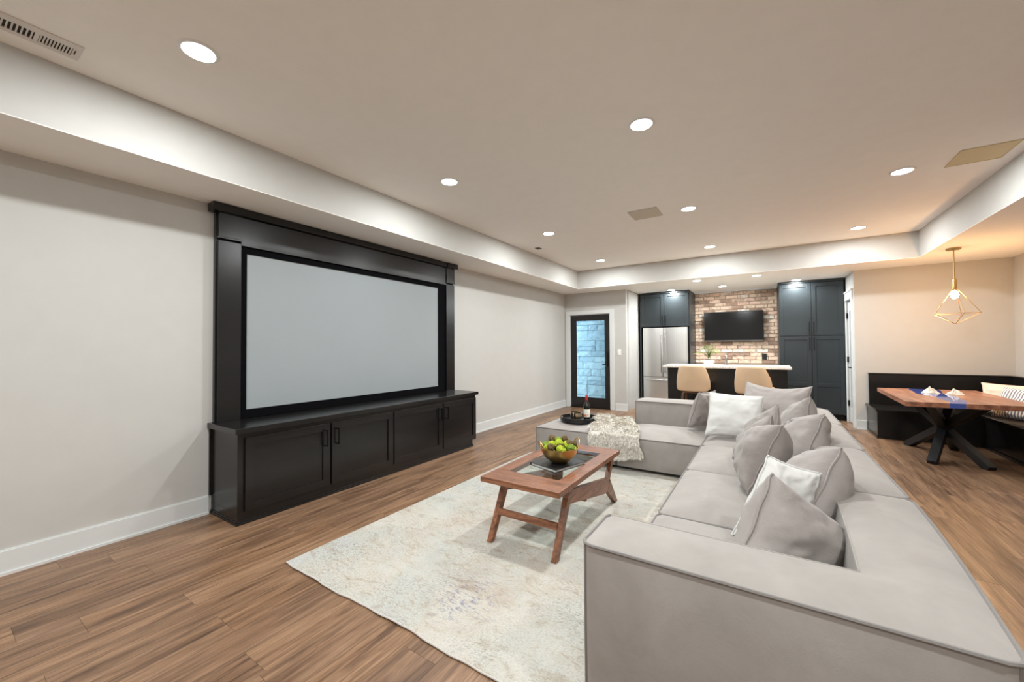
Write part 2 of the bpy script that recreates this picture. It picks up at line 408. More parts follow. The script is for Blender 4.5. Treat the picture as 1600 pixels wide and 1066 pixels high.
# ------------------------------------------------ door_1 : glazed exterior door, and what stands outside
dr = thing('door_1', 'black framed full glass exterior door at the far left end', 'door', (.565, 7.86, 0)); struct(dr)
f = MB(); a0, a1, g0, g1 = .13, 1.0, .255, .905
f.box(a0, g0, 7.85, 7.895, .012, 1.965, .003).box(g1, a1, 7.85, 7.895, .012, 1.965, .003).box(g0, g1, 7.85, 7.895, .012, .215).box(g0, g1, 7.85, 7.895, 1.855, 1.965)
f.build('door_leaf', 'black', dr)
f = MB().box(g0, g0+.012, 7.842, 7.85, .215, 1.855).box(g1-.012, g1, 7.842, 7.85, .215, 1.855).box(g0, g1, 7.842, 7.85, .215, .227).box(g0, g1, 7.842, 7.85, 1.843, 1.855)
f.build('glazing_bead', 'black', dr)
box('glass', 'doorglass', (g0, g1, 7.868, 7.874, .215, 1.855), dr)
f = MB().box(.10, .13, 7.84, 7.96, 0, 1.995).box(1.0, 1.03, 7.84, 7.96, 0, 1.995).box(.13, 1.0, 7.84, 7.96, 1.968, 1.995)
f.build('jamb', 'trim', dr)
f = MB().box(.03, .115, 7.818, 7.84, 0, 2.06, .003).box(1.015, 1.10, 7.818, 7.84, 0, 2.06, .003).box(.115, 1.015, 7.818, 7.84, 1.98, 2.06, .003)
f.build('casing', 'trim', dr)
f = MB().tube([(.955, 7.85, .93), (.955, 7.80, .93), (.955, 7.79, .93), (.86, 7.79, .93)], .009)
hn = f.build('handle', 'handle', dr, smooth=True); box('handle_plate', 'handle', (.935, .975, 7.84, 7.85, .88, 1.17), dr)
box('threshold', 'handle', (.10, 1.03, 7.83, 7.96, 0, .012), dr)
# stone retaining wall outside
sw = thing('stone_wall', 'pale blue grey ashlar stone wall outside the glass door', 'wall', (.4, 8.95, -.1)); struct(sw); del sw['category']
box('mortar_backing', 'stonemortar', (-.9, 1.23, 8.98, 9.10, -.1, 2.6), sw)
z = -.08; rs = random.Random(5)
while z < 2.58:
    h = rs.choice([.13, .17, .21, .25]); x = -.9
    while x < 1.22:
        wd_ = rs.uniform(.22, .62); xe = min(x+wd_, 1.23)
        sub = [(z, z+h)] if h < .18 or rs.random() < .6 else [(z, z+h*.45), (z+h*.45, z+h)]
        for (q0, q1) in sub:
            m = MB(); g = .0045; a, b = x+g, xe-g; c0, c1 = q0+g, q1-g; d = rs.uniform(.012, .028)
            if b-a > .02:
                def jy(): return 8.98-d-rs.uniform(0, .018)
                nx_, nz_ = 4, 2; vs = [(a,8.98,c0),(b,8.98,c0),(b,8.98,c1),(a,8.98,c1)]; fs = [(0,1,2,3)]
                for iz in range(nz_+1):
                    for ix in range(nx_+1):
                        e = .5 if ix in (0, nx_) or iz in (0, nz_) else 1
                        yy = 8.98-(8.98-jy())*(.75 if e < 1 else 1)
                        vs.append((a+(b-a)*ix/nx_, yy, c0+(c1-c0)*iz/nz_))
                I = lambda ix, iz: 4+iz*(nx_+1)+ix
                for iz in range(nz_):
                    for ix in range(nx_): fs.append((I(ix,iz), I(ix,iz+1), I(ix+1,iz+1), I(ix+1,iz)))
                fs.append(tuple([0]+[I(i,0) for i in range(nx_+1)]+[1])); fs.append(tuple([3,2]+[I(i,nz_) for i in range(nx_,-1,-1)]))
                fs.append(tuple([0,3]+[I(0,i) for i in range(nz_,-1,-1)])); fs.append(tuple([1]+[I(nx_,i) for i in range(nz_+1)]+[2]))
                m.add(vs, fs).build('stone', 'stone', sw)
        x = xe
    z += h
struct(box('trim_1', 'stonemortar', (-.9, 1.23, 7.97, 8.98, -.14, -.02)))

# ------------------------------------------------ door_2 : white glazed door at the right of the kitchen
d2_ = thing('door_2', 'white glazed interior door beside the tall dark cabinets', 'door', (4.86, 8.38, 0)); struct(d2_)
f = MB().box(4.86, 4.90, 8.145, 8.24, .012, 2.0).box(4.86, 4.90, 8.52, 8.615, .012, 2.0).box(4.86, 4.90, 8.24, 8.52, .012, .24).box(4.86, 4.90, 8.24, 8.52, 1.86, 2.0)
f.build('door_leaf', 'trim', d2_); box('glass', 'frost', (4.875, 4.885, 8.24, 8.52, .24, 1.86), d2_)
f = MB().box(4.82, 4.84, 8.0, 8.12, 0, 2.03, .002).box(4.82, 4.84, 8.625, 8.645, 0, 2.03, .002).box(4.818, 4.84, 7.99, 8.648, 2.03, 2.15, .002).box(4.806, 4.84, 7.975, 8.649, 2.15, 2.175, .003)
f.build('casing', 'trim', d2_)
MB().tube([(4.86, 8.20, .93), (4.815, 8.20, .93), (4.81, 8.21, .93), (4.81, 8.30, .93)], .009).build('handle', 'handle', d2_, smooth=True)
for z in (.32, 1.05, 1.78): box('hinge', 'handle', (4.835, 4.862, 8.608, 8.622, z-.045, z+.045), d2_)
struct(box('exterior_wall', 'wall', (5.6, 5.7, 8.07, 9.5, -.1, 2.6)))  # unseen wall added behind the frosted glass to catch sky light

# ------------------------------------------------ wall switch, outlet
sw_ = thing('light_switch', 'white wall light switch between the black door and kitchen', 'light switch', (1.20, 7.84, 1.17))
box('plate', 'plastic_w', (1.165, 1.235, 7.833, 7.84, 1.115, 1.235), sw_, .002); box('rocker', 'plastic_w', (1.185, 1.215, 7.828, 7.833, 1.14, 1.21), sw_, .001)
ou = thing('wall_outlet', 'black power outlet on the brick wall, right of the faucet', 'outlet', (3.66, 9.375, 1.02))
box('plate', 'plastic_blk', (3.62, 3.70, 9.368, 9.378, 1.015, 1.135), ou, .002)
for z in (1.05, 1.10): box('socket', 'plastic_blk', (3.645, 3.675, 9.364, 9.368, z-.014, z+.014), ou, .003)

# ================================================================== LIGHTS
def downlight(x, y, z, label, group, watt):
    t = thing('recessed_light', label, 'ceiling light', (x, y, z), group)
    MB().lathe([(.066, -.001), (.070, -.007), (.082, -.005), (.088, -.0005)], (x, y, z), 40).build('trim_ring', 'plastic_w', t, smooth=True)
    MB().lathe([(.0001, -.004), (.040, -.0038), (.067, -.002)], (x, y, z), 40).build('lens', 'led', t, smooth=True)
    L = bpy.data.lights.new('led_lamp', 'AREA'); L.shape = 'DISK'; L.size = .13; L.energy = watt; L.color = LED_COL; L.spread = math.radians(LED_SPREAD)
    lo = bpy.data.objects.new('led_lamp', L); C.objects.link(lo); lo.parent = t; lo.location = (0, 0, -.0085)
    return t
names = {(1.3,.79): 'recessed ceiling light nearest the theatre wall and the long ceiling vent',
 (3.0,2.69): 'recessed ceiling light in the middle row, nearest and largest above the rug',
 (1.3,2.66): 'recessed ceiling light above the middle of the projector screen',
 (4.7,4.67): 'recessed ceiling light in the right row, next to the beige ceiling speaker',
 (3.0,4.63): 'recessed ceiling light in the middle row, next to the grey ceiling speaker',
 (4.7,6.60): 'recessed ceiling light in the right row, farthest, by the tray corner',
 (1.3,4.60): 'recessed ceiling light in the left row, next to the tiny dark grille',
 (3.0,6.58): 'recessed ceiling light in the middle row, farthest on the tray ceiling',
 (1.3,6.54): 'recessed ceiling light in the left row, farthest, by the tray corner',
 (3.0,.75): 'recessed ceiling light above the camera side of the sofa, out of view',
 (4.7,.75): 'recessed ceiling light at the right behind the sofa, out of view',
 (1.3,-1.2): 'recessed ceiling light at the rear left of the room, out of view',
 (3.0,-1.2): 'recessed ceiling light at the rear middle of the room, out of view',
 (4.7,-1.2): 'recessed ceiling light at the rear right of the room, out of view'}
for (x, y), lb in names.items(): downlight(x, y, CZ, lb, 'recessed lights in the tray ceiling', LED_W)
for (x, y), lb in {(2.69,7.53): 'recessed light in the kitchen soffit, front row left', (3.58,7.55): 'recessed light in the kitchen soffit, front row right',
   (2.08,8.47): 'recessed light in the soffit just above the fridge cabinet', (3.0,8.52): 'recessed light in the soffit in front of the brick wall',
   (4.15,8.45): 'recessed light in the soffit just above the tall dark cabinets'}.items():
    downlight(x, y, SZ, lb, 'recessed lights in the kitchen soffit', LED_W*.85)

# pendant
px_, py_ = 5.59, 6.8
pd = thing('pendant_lamp', 'brass geometric wire cage pendant lamp above the dining table', 'pendant lamp', (px_, py_, 1.53))
MB().lathe([(.062, -.022), (.065, -.016), (.065, 0)], (px_, py_, SZ), 32).build('canopy', 'gold_rod', pd, smooth=True)
for sx in (-1, 1): MB().lathe([(.0001, -.008), (.006, -.006), (.007, 0)], (px_+sx*.042, py_, SZ-.022), 12).build('screw', 'gold_rod', pd, smooth=True)
MB().tube([(px_, py_, 2.42), (px_, py_, 2.05)], .0075, 10).build('rod', 'gold_rod', pd, smooth=True)
MB().lathe([(.012, .11), (.020, .10), (.021, 0), (.024, -.005), (.024, -.025), (.02, -.03)], (px_, py_, 1.965), 20).build('socket', 'gold_rod', pd, smooth=True)
MB().lathe([(.013, .055), (.016, .045), (.030, .020), (.036, -.008), (.030, -.035), (.012, -.048), (.0001, -.05)], (px_, py_, 1.885), 20).build('bulb', 'bulb', pd, smooth='all')
ring = [Vector((px_+.205*math.cos(a), py_+.205*math.sin(a), 1.655)) for a in [math.radians(60+72*k) for k in range(5)]]
top = [Vector((px_+.028*math.cos(a), py_+.028*math.sin(a), 1.94)) for a in [math.radians(60+72*k) for k in range(5)]]
for k in range(5): MB().tube([top[k], ring[k]], .0027, 6).build('cage_wire', 'gold_rod', pd)
for k in range(5): MB().tube([ring[k], ring[(k+1) % 5]], .0027, 6).build('cage_wire', 'gold_rod', pd)
for k in range(5): MB().tube([ring[k], (px_, py_, 1.53)], .0027, 6).build('cage_wire', 'gold_rod', pd)
L = bpy.data.lights.new('pendant_glow', 'POINT'); L.energy = PEND_W; L.color = PEND_COL; L.shadow_soft_size = .045
lo = bpy.data.objects.new('pendant_glow', L); C.objects.link(lo); lo.parent = pd; lo.location = (0, 0, 1.885-1.53-.055)

# ceiling register
vt = thing('ceiling_vent', 'long white slotted ceiling air vent at the top left', 'air vent', (.78, .32, CZ))
x0, x1, y0, y1 = .705, .855, .155, .47
f = MB().box(x0, x0+.030, y0, y1, CZ-.006, CZ-.0002).box(x1-.045, x1, y0, y1, CZ-.006, CZ-.0002).box(x0+.03, x1-.045, y0, y0+.015, CZ-.006, CZ-.0002).box(x0+.03, x1-.045, y1-.03, y1, CZ-.006, CZ-.0002).box(x0+.03, x1-.045, .318, .332, CZ-.006, CZ-.0002)
f.build('frame', 'vent', vt)
box('duct_shade', 'ventdark', (x0+.031, x1-.046, y0+.016, y1-.031, CZ-.0010, CZ-.0004), vt)  # flat dark sheet: the shade behind the slats put into colour
for g0_, g1_, n in ((y0+.015, .318, 10), (.332, y1-.03, 10)):
    for k in range(n):
        yy = g0_+(g1_-g0_)*(k+.5)/n
        MB().bar((x0+.03, yy, CZ-.004), (x1-.045, yy, CZ-.004), .0055, .004, (0,.5,1)).build('slat', 'vent', vt)
box('damper_lever', 'ventdark', (.76, .80, .447, .450, CZ-.010, CZ-.006), vt)
# ceiling speakers
for (a0, a1, b0, b1, mname, lb) in ((2.405, 2.72, 4.37, 4.69, 'grille', 'square flush ceiling speaker, grey beige, above the middle of the sofa'),
                                (4.98, 5.30, 4.43, 4.77, 'grille_warm', 'square flush ceiling speaker, beige, beside the right soffit')):
    t = thing('ceiling_speaker', lb, 'speaker', ((a0+a1)/2, (b0+b1)/2, CZ), 'square ceiling speakers')
    f = MB().box(a0, a1, b0, b0+.006, CZ-.006, CZ).box(a0, a1, b1-.006, b1, CZ-.006, CZ).box(a0, a0+.006, b0, b1, CZ-.006, CZ).box(a1-.006, a1, b0, b1, CZ-.006, CZ)
    f.build('frame', mname, t); box('grille', mname, (a0+.007, a1-.007, b0+.007, b1-.007, CZ-.004, CZ), t)
sg = thing('ceiling_grille', 'tiny dark grey square grille on the ceiling near the left soffit', 'grille', (.81, 5.2, CZ))
box('frame', 'sensor', (.77, .85, 5.15, 5.25, CZ-.005, CZ), sg, .001)
for k in range(4): box('slat', 'ventdark', (.778, .842, 5.162+.022*k, 5.168+.022*k, CZ-.007, CZ-.005), sg)

# ================================================================== THEATRE WALL
def shaker(name, m, parent, ax, face, out, a0, a1, z0, z1, st=.06, th=.02, hd=None, hz=None, mid=None):
    """a shaker door on plane ax=face, standing out by th in direction out; hd = handle position along a"""
    def bx(mb, a_0, a_1, zz0, zz1, d0, d1, bev=0):
        p = sorted((face+out*d0, face+out*d1))
        if ax == 'x': mb.box(p[0], p[1], a_0, a_1, zz0, zz1, bev)
        else: mb.box(a_0, a_1, p[0], p[1], zz0, zz1, bev)
        return mb
    f = MB(); bx(f, a0, a0+st, z0, z1, 0, th, .0015); bx(f, a1-st, a1, z0, z1, 0, th, .0015)
    bx(f, a0+st, a1-st, z0, z0+st, 0, th, .0015); bx(f, a0+st, a1-st, z1-st, z1, 0, th, .0015)
    if mid: bx(f, a0+st, a1-st, mid-st/2, mid+st/2, 0, th, .0015)
    d = f.build(name, m, parent)
    f = MB(); bx(f, a0+st-.002, a1-st+.002, z0+st-.002, z1-st+.002, 0, th*.4); f.build('panel', m, d)
    if hd is not None:
        h0, h1 = hz; def_ = []
        for q in ((h0, 0), (h0, .032), (h1, .032), (h1, 0)):
            c = face+out*(th+q[1]); def_.append((c, hd, q[0]) if ax == 'x' else (hd, c, q[0]))
        h = MB()
        h.bar(def_[0], def_[1], .010, .010, (0,0,1)); h.bar(def_[3], def_[2], .010, .010, (0,0,1))
        e = Vector((0,0,.005)); h.bar(Vector(def_[1])-e, Vector(def_[2])+e, .010, .010, (1,0,0) if ax == 'y' else (0,1,0))
        h.build('handle', 'handle', d)
    return d
mc = thing('media_cabinet', 'long low black media cabinet with four shaker doors along the left wall', 'cabinet', (.23, 2.7, 0))
f = MB().box(.003, .45, 1.32, 4.10, .09, .668, .002).box(.002, .45, 1.32, 4.04, .012, .09)
f.build('body', 'black', mc)
f = MB().box(.003, .462, 1.31, 4.05, 0, .018, .004).box(.003, .456, 1.315, 4.045, .018, .030, .003)
f.build('toe_moulding', 'black', mc)
box('countertop', 'black', (.003, .495, 1.29, 4.115, .668, .708), mc, .004)
box('scribe_strip', 'black', (.003, .02, 1.302, 1.32, .145, .668), mc)
for a0, a1, hd in ((1.365, 2.03, 1.985), (2.05, 2.725, 2.095), (2.74, 3.455, 3.41), (3.475, 4.09, 3.52)):
    shaker('door', 'black', mc, 'x', .45, 1, a0, a1, .09, .63, .062, .02, hd, (.445, .575))
ss = thing('screen_surround', 'tall black wooden surround with crown framing the projector screen', 'surround', (.04, 2.7, .71))
for y0, y1 in ((1.335, 1.495), (3.965, 4.125-.0)):
    box('pilaster', 'black', (.03, .072, y0, y1, .708, 2.15), ss, .002)
    box('pilaster_cap', 'black', (.03, .078, y0-.006, y1+.006, 2.165, 2.182), ss, .003)
    box('header_block', 'black', (.03, .078, y0, y1, 2.18, 2.372), ss, .002)
for y0, y1 in ((1.325, 1.34), (4.12, 4.135)): box('side_strip', 'black', (.003, .04, y0, y1, .708, 2.38), ss)
box('backing_panel', 'black', (.003, .03, 1.34, 4.12, .708, 2.38), ss)
box('header_panel', 'black', (.03, .066, 1.495, 3.965, 2.15, 2.372), ss, .002)
box('header_rail', 'black', (.03, .072, 1.495, 3.965, 2.135, 2.152), ss, .003)
f = MB().box(.003, .112, 1.285, 1.50, 2.372, 2.436, .004).box(.003, .112, 3.955, 4.16, 2.372, 2.436, .004).box(.003, .100, 1.50, 3.955, 2.376, 2.436, .003)
f.build('crown', 'black', ss)
ps = thing('projector_screen', 'wide pale grey projector screen in a black velvet frame', 'projector screen', (.04, 2.7, .73))
f = MB().box(.03, .052, 1.497, 1.545, .712, 2.134).box(.03, .052, 3.832, 3.963, .712, 2.134).box(.03, .052, 1.545, 3.832, .712, .782).box(.03, .052, 1.545, 3.832, 2.082, 2.134)
f.build('border', 'velvet', ps); box('screen_fabric', 'screen', (.03, .040, 1.545, 3.832, .782, 2.082), ps)

# ================================================================== KITCHEN
YK = 8.65
fc = thing('fridge_cabinet', 'dark cabinet with two doors above the stainless fridge', 'cabinet', (1.9, 9.0, 1.7))
box('body', 'charcoal', (1.43, 2.385, YK, 9.37, 1.705, 2.40), fc)
box('crown', 'charcoal', (1.425, 2.40, YK-.028, 9.37, 2.40, 2.438), fc, .004)
shaker('door', 'charcoal', fc, 'y', YK, -1, 1.44, 1.900, 1.712, 2.392, .06, .02, 1.872, (1.735, 1.93))
shaker('door', 'charcoal', fc, 'y', YK, -1, 1.908, 2.375, 1.712, 2.392, .06, .02, 1.936, (1.735, 1.93))
for nm, x0, x1 in (('side_panel', 1.405, 1.43), ('side_panel', 2.385, 2.40)): box(nm, 'charcoal', (x0, x1, YK, 9.37, 0, 2.40), fc)
fr = thing('refrigerator', 'stainless steel french door refrigerator with bottom freezer drawer', 'refrigerator', (1.91, 9.0, 0))
box('body', 'plastic_blk', (1.455, 2.365, 8.70, 9.36, .03, 1.69), fr, .004)
def curved_door(x0, x1, z0, z1, y=8.70, d=.06, c=.012):
    n = 10; pts = []
    for k in range(n+1):
        t = k/n; s_ = (2*t-1); pts.append((x0+(x1-x0)*t, y-d-c*(1-s_*s_) + (.010 if k in (0, n) else 0)))
    pts += [(x1, y), (x0, y)]
    return MB().prism(pts, z0, z1, 'z')
for x0, x1, hx in ((1.465, 1.880, 1.845), (1.886, 2.355, 1.925)):
    d = curved_door(x0, x1, .655, 1.685).build('door', 'steel', fr, smooth=True)
    h = MB().tube([(hx, 8.63, .74), (hx, 8.575, .75), (hx, 8.575, 1.57), (hx, 8.63, 1.58)], .012, 10).build('handle', 'chrome', d, smooth=True)
d = curved_door(1.465, 2.355, .06, .645).build('freezer_drawer', 'steel', fr, smooth=True)
MB().tube([(1.53, 8.63, .585), (1.54, 8.575, .585), (2.28, 8.575, .585), (2.29, 8.63, .585)], .012, 10).build('handle', 'chrome', d, smooth=True)
# tall cabinets
tc = thing('pantry_cabinet', 'tall dark pantry cabinet with four shaker doors right of the brick wall', 'cabinet', (4.36, 9.0, 0))
box('body', 'charcoal', (3.895, 4.815, YK, 9.36, .10, 2.40), tc); box('toe_kick', 'blackgap', (3.905, 4.805, YK+.06, 9.36, 0, .10), tc)
box('crown', 'charcoal', (3.885, 4.817, YK-.028, 9.36, 2.40, 2.438), tc, .004)
for x0, x1, hx in ((3.905, 4.362, 4.335), (4.370, 4.805, 4.397)):
    shaker('door', 'charcoal', tc, 'y', YK, -1, x0, x1, 1.465, 2.385, .06, .02, hx, (1.49, 1.70))
    shaker('door', 'charcoal', tc, 'y', YK, -1, x0, x1, .115, 1.452, .06, .02, hx, (1.22, 1.425), mid=.60)
# back counter
bc = thing('back_counter', 'low dark counter with pale stone top along the brick wall', 'counter', (3.15, 9.05, 0))
box('body', 'charcoal', (2.41, 3.88, 8.76, 9.36, .10, .875), bc); box('toe_kick', 'blackgap', (2.41, 3.88, 8.82, 9.36, 0, .10), bc)
box('worktop', 'counter', (2.405, 3.885, 8.73, 9.38, .875, .905), bc, .003)
for k in range(3): shaker('door', 'charcoal', bc, 'y', 8.76, -1, 2.42+.49*k, 2.90+.49*k, .12, .86, .055, .02, 2.87+.49*k, (.62, .78))
# island
isl = thing('kitchen_island', 'black kitchen island with speckled stone worktop behind the stools', 'kitchen island', (3.1, 7.6, 0))
box('body', 'black', (2.20, 3.965, 7.45, 7.90, 0, .93), isl, .003)
box('worktop', 'counter', (2.17, 4.01, 7.18, 7.93, .925, .96), isl, .004)
for k in range(3): box('panel', 'black', (2.27+.57*k, 2.78+.57*k, 7.440, 7.45, .12, .86), isl, .002)
box('baseboard', 'black', (2.19, 3.975, 7.435, 7.45, 0, .10), isl, .002)
# faucet
fa = thing('faucet', 'small chrome faucet on the island worktop', 'faucet', (3.11, 7.7, .96))
MB().lathe([(.030, 0), (.030, .008), (.021, .014), (.019, .06)], (3.11, 7.7, .96), 16).build('base', 'chrome', fa, smooth=True)
MB().tube([(3.11, 7.7, 1.0)]+[(3.11, 7.7+.05*(1-math.cos(a)), 1.08+.05*math.sin(a)) for a in [PI*k/10 for k in range(11)]]+[(3.11, 7.80, 1.05)], .016, 10).build('spout', 'chrome', fa, smooth=True)
MB().tube([(3.124, 7.7, 1.0), (3.155, 7.69, 1.03)], .006, 8).build('lever', 'chrome', fa, smooth=True)
# tv
tv = thing('television', 'flat black television mounted on the brick wall', 'television', (3.12, 9.3, 1.4))
box('housing', 'plastic_blk', (2.59, 3.66, 9.262, 9.30, 1.395, 2.005), tv, .004)
box('screen', 'tv', (2.598, 3.652, 9.2595, 9.262, 1.415, 1.997), tv); box('rear_housing', 'plastic_blk', (2.72, 3.53, 9.30, 9.335, 1.44, 1.85), tv, .01)
box('wall_bracket', 'handle', (2.95, 3.30, 9.335, 9.370, 1.55, 1.80), tv)
box('lower_trim', 'chrome', (2.60, 3.65, 9.258, 9.262, 1.397, 1.404), tv)
# fern
fx, fy = 2.845, 7.62
pt = thing('potted_fern', 'small green fern in a low white square pot on the island', 'potted plant', (fx, fy, .96))
MB().box(fx-.07, fx+.07, fy-.05, fy+.05, .96, 1.055, .006).build('pot', 'pot', pt)
box('soil', 'soil', (fx-.058, fx+.058, fy-.04, fy+.04, 1.053, 1.060), pt)
rf = random.Random(3)
for k in range(22):
    a = 2*PI*k/22+rf.uniform(-.2, .2); e_ = rf.random(); ln = .07+.17*(1.05-e_); rise = .11+.15*e_
    m = MB(); pts = []
    for i in range(9):
        t = i/8; pts.append(Vector((fx+math.cos(a)*ln*t**1.5, fy+math.sin(a)*ln*t**1.5*.8, 1.058+rise*math.sin(t*PI*.72))))
    m.tube(pts, [.0022*(1-.7*i/8) for i in range(9)], 5)
    sd = Vector((-math.sin(a), math.cos(a), 0))
    for i in range(1, 9):
        for sg_ in (-1, 1):
            for h in (0, .5):
                t = min(1, (i+h)/8); p = pts[i] if h == 0 or i == 8 else (pts[i]+pts[min(8, i+1)])/2
                wl = .050*math.sin(PI*min(1, t*.9+.12)); fwd = Vector((math.cos(a), math.sin(a), -.2))*.018
                q = p+sd*sg_*wl+fwd; e = Vector((math.cos(a), math.sin(a), 0))*.010
                m.add([p-e, p+e, q+e*.3, q-e*.3+Vector((0,0,.001))], [(0,1,2,3)])
    m.build('frond', 'leaf', pt, weld=False)

# bar stools
def stool(group):
    t = thing('bar_stool', 'x', 'bar stool', (0, 0, 0), group)
    # bucket back shell (back towards -Y), width .47, from z .57 to .98
    n, mz = 24, 10; outer = []; inner = []
    def shell(off):
        vs = []
        for j in range(mz+1):
            v = j/mz
            for i in range(n+1):
                u = i/n*2-1; th = u*PI*.50
                wid = .245*(1-.09*v*v) + .008*math.sin(v*PI); R = wid-off
                # top outline rounded: height falls towards the sides
                q_ = abs(math.sin(th)); ztop = .985-.075*max(0, (q_-.70)/.30)**2.2-.32*max(0, abs(u)-.72)
                zb_ = .565+off*.4+.035*max(0, (q_-.78)/.22)**2; zz = zb_+(ztop-zb_)*v
                flat = 1.0
                x = R*math.sin(th)*1.0; y = -(R*.62)*abs(math.cos(th))**.55 + (-.07*v)*(math.cos(th)) + .10
                vs.append((x, y+off*.2, zz))
        return vs
    o_ = shell(0); i_ = shell(.035); N = (n+1)*(mz+1); m = MB(); m.v = [Vector(p) for p in o_+i_]
    I = lambda i, j: j*(n+1)+i
    for j in range(mz):
        for i in range(n):
            m.f.append((I(i,j), I(i+1,j), I(i+1,j+1), I(i,j+1))); m.f.append((N+I(i,j+1), N+I(i+1,j+1), N+I(i+1,j), N+I(i,j)))
    for i in range(n): m.f.append((I(i,mz), I(i+1,mz), N+I(i+1,mz), N+I(i,mz))); m.f.append((I(i+1,0), I(i,0), N+I(i,0), N+I(i+1,0)))
    for j in range(mz): m.f.append((I(0,j), I(0,j+1), N+I(0,j+1), N+I(0,j))); m.f.append((I(n,j+1), I(n,j), N+I(n,j), N+I(n,j+1)))
    b = m.build('backrest', 'tan', t, smooth='all'); sb = b.modifiers.new('s', 'SUBSURF'); sb.levels = sb.render_levels = 1
    MB().box(-.205, .205, -.03, .36, .585, .67, .03).build('seat', 'tan', t, smooth=True)
    MB().box(-.15, .15, -.02, .28, .545, .583, .004).build('seat_frame', 'leg_wood', t)
    for sx, sy in ((-1,0),(1,0),(-1,1),(1,1)):
        x, y = sx*.13, .0+.26*sy
        MB().tube([(x, y, .56), (x+sx*.075, y+(-.07 if sy == 0 else .07), 0)], [.021, .013], 10).build('leg', 'leg_wood', t, smooth=True)
    for a, b_ in (((-.175,-.045,.22),(.175,-.045,.22)), ((-.175,.305,.22),(.175,.305,.22)), ((-.175,-.045,.22),(-.175,.305,.22)), ((.175,-.045,.22),(.175,.305,.22))):
        MB().tube([a, b_], .008, 8).build('footrest', 'handle', t, smooth=True)
    return t
st = stool('tan bar stools at the island')
st.location = (2.70, 6.78, 0); st['label'] = 'tan upholstered bar stool at the island, left one in front of the fern'
st2 = copy_tree(st); st2.location = (3.50, 6.78, 0); st2.rotation_euler = (0, 0, -.30); st2['label'] = 'tan upholstered bar stool, right one turned slightly, partly hidden by a grey cushion'
st.rotation_euler = (0, 0, -.06)

# ================================================================== RUG
rg = thing('area_rug', 'large pale distressed rug with faint grey blue pattern under coffee table and sofa', 'rug', (2.75, 2.75, 0))
m = MB(); x0, x1, y0, y1 = 1.255, 4.25, 1.25, 4.18; nx_, ny_ = 120, 100
def rug_z(x, y):
    e = min(1, max(0, (1.55-y)/.3)); return .009+ .003*e*max(0, math.sin(x*9.0+.6))*(1 if x < 3.0 else 0)
def rug_edge(x): return .005*math.sin(x*6+1)+.003*math.sin(x*17)+.0015*math.sin(x*41)
vs = []; fs = []
for j in range(ny_+1):
    for i in range(nx_+1):
        x = x0+(x1-x0)*i/nx_; y = y0+(y1-y0)*j/ny_
        if j < 8: y += rug_edge(x)*(1-j/8)
        vs.append((x, y, rug_z(x, y)))
for j in range(ny_):
    for i in range(nx_):
        k = j*(nx_+1)+i; fs.append((k, k+1, k+nx_+2, k+nx_+1))
N = len(vs); m.add(vs, fs)
# skirt
edge = [i for i in range(nx_+1)] + [j*(nx_+1)+nx_ for j in range(1, ny_+1)] + [ny_*(nx_+1)+i for i in range(nx_-1, -1, -1)] + [j*(nx_+1) for j in range(ny_-1, 0, -1)]
k0 = len(m.v); m.v += [Vector((m.v[i].x, m.v[i].y, .0005 if m.v[i].z < .0095 else m.v[i].z-.007)) for i in edge]
for q in range(len(edge)): m.f.append((edge[q], k0+q, k0+(q+1) % len(edge), edge[(q+1) % len(edge)]))
m.build('pile', 'rug', rg, smooth=True, origin=(2.75, 2.75, 0))
m = MB()
m.tube([(x0+(x1-x0)*i/160, y0+rug_edge(x0+(x1-x0)*i/160)-.002, rug_z(x0+(x1-x0)*i/160, y0)-.003) for i in range(161)], .004, 6)
m.build('binding', 'rugedge', rg, smooth=True)
m = MB(); rr = random.Random(2)
for i in range(420):
    x = x0+(x1-x0)*i/420; l_ = rr.uniform(.02, .04); dx = rr.uniform(-.01, .01)
    m.add([(x, y1-.002, .008), (x+.004, y1-.002, .008), (x+dx+.004, y1+l_, .002), (x+dx, y1+l_, .002)], [(0,1,2,3)])
o = m.build('fringe', 'rugedge', rg, weld=False); o['kind'] = 'stuff'

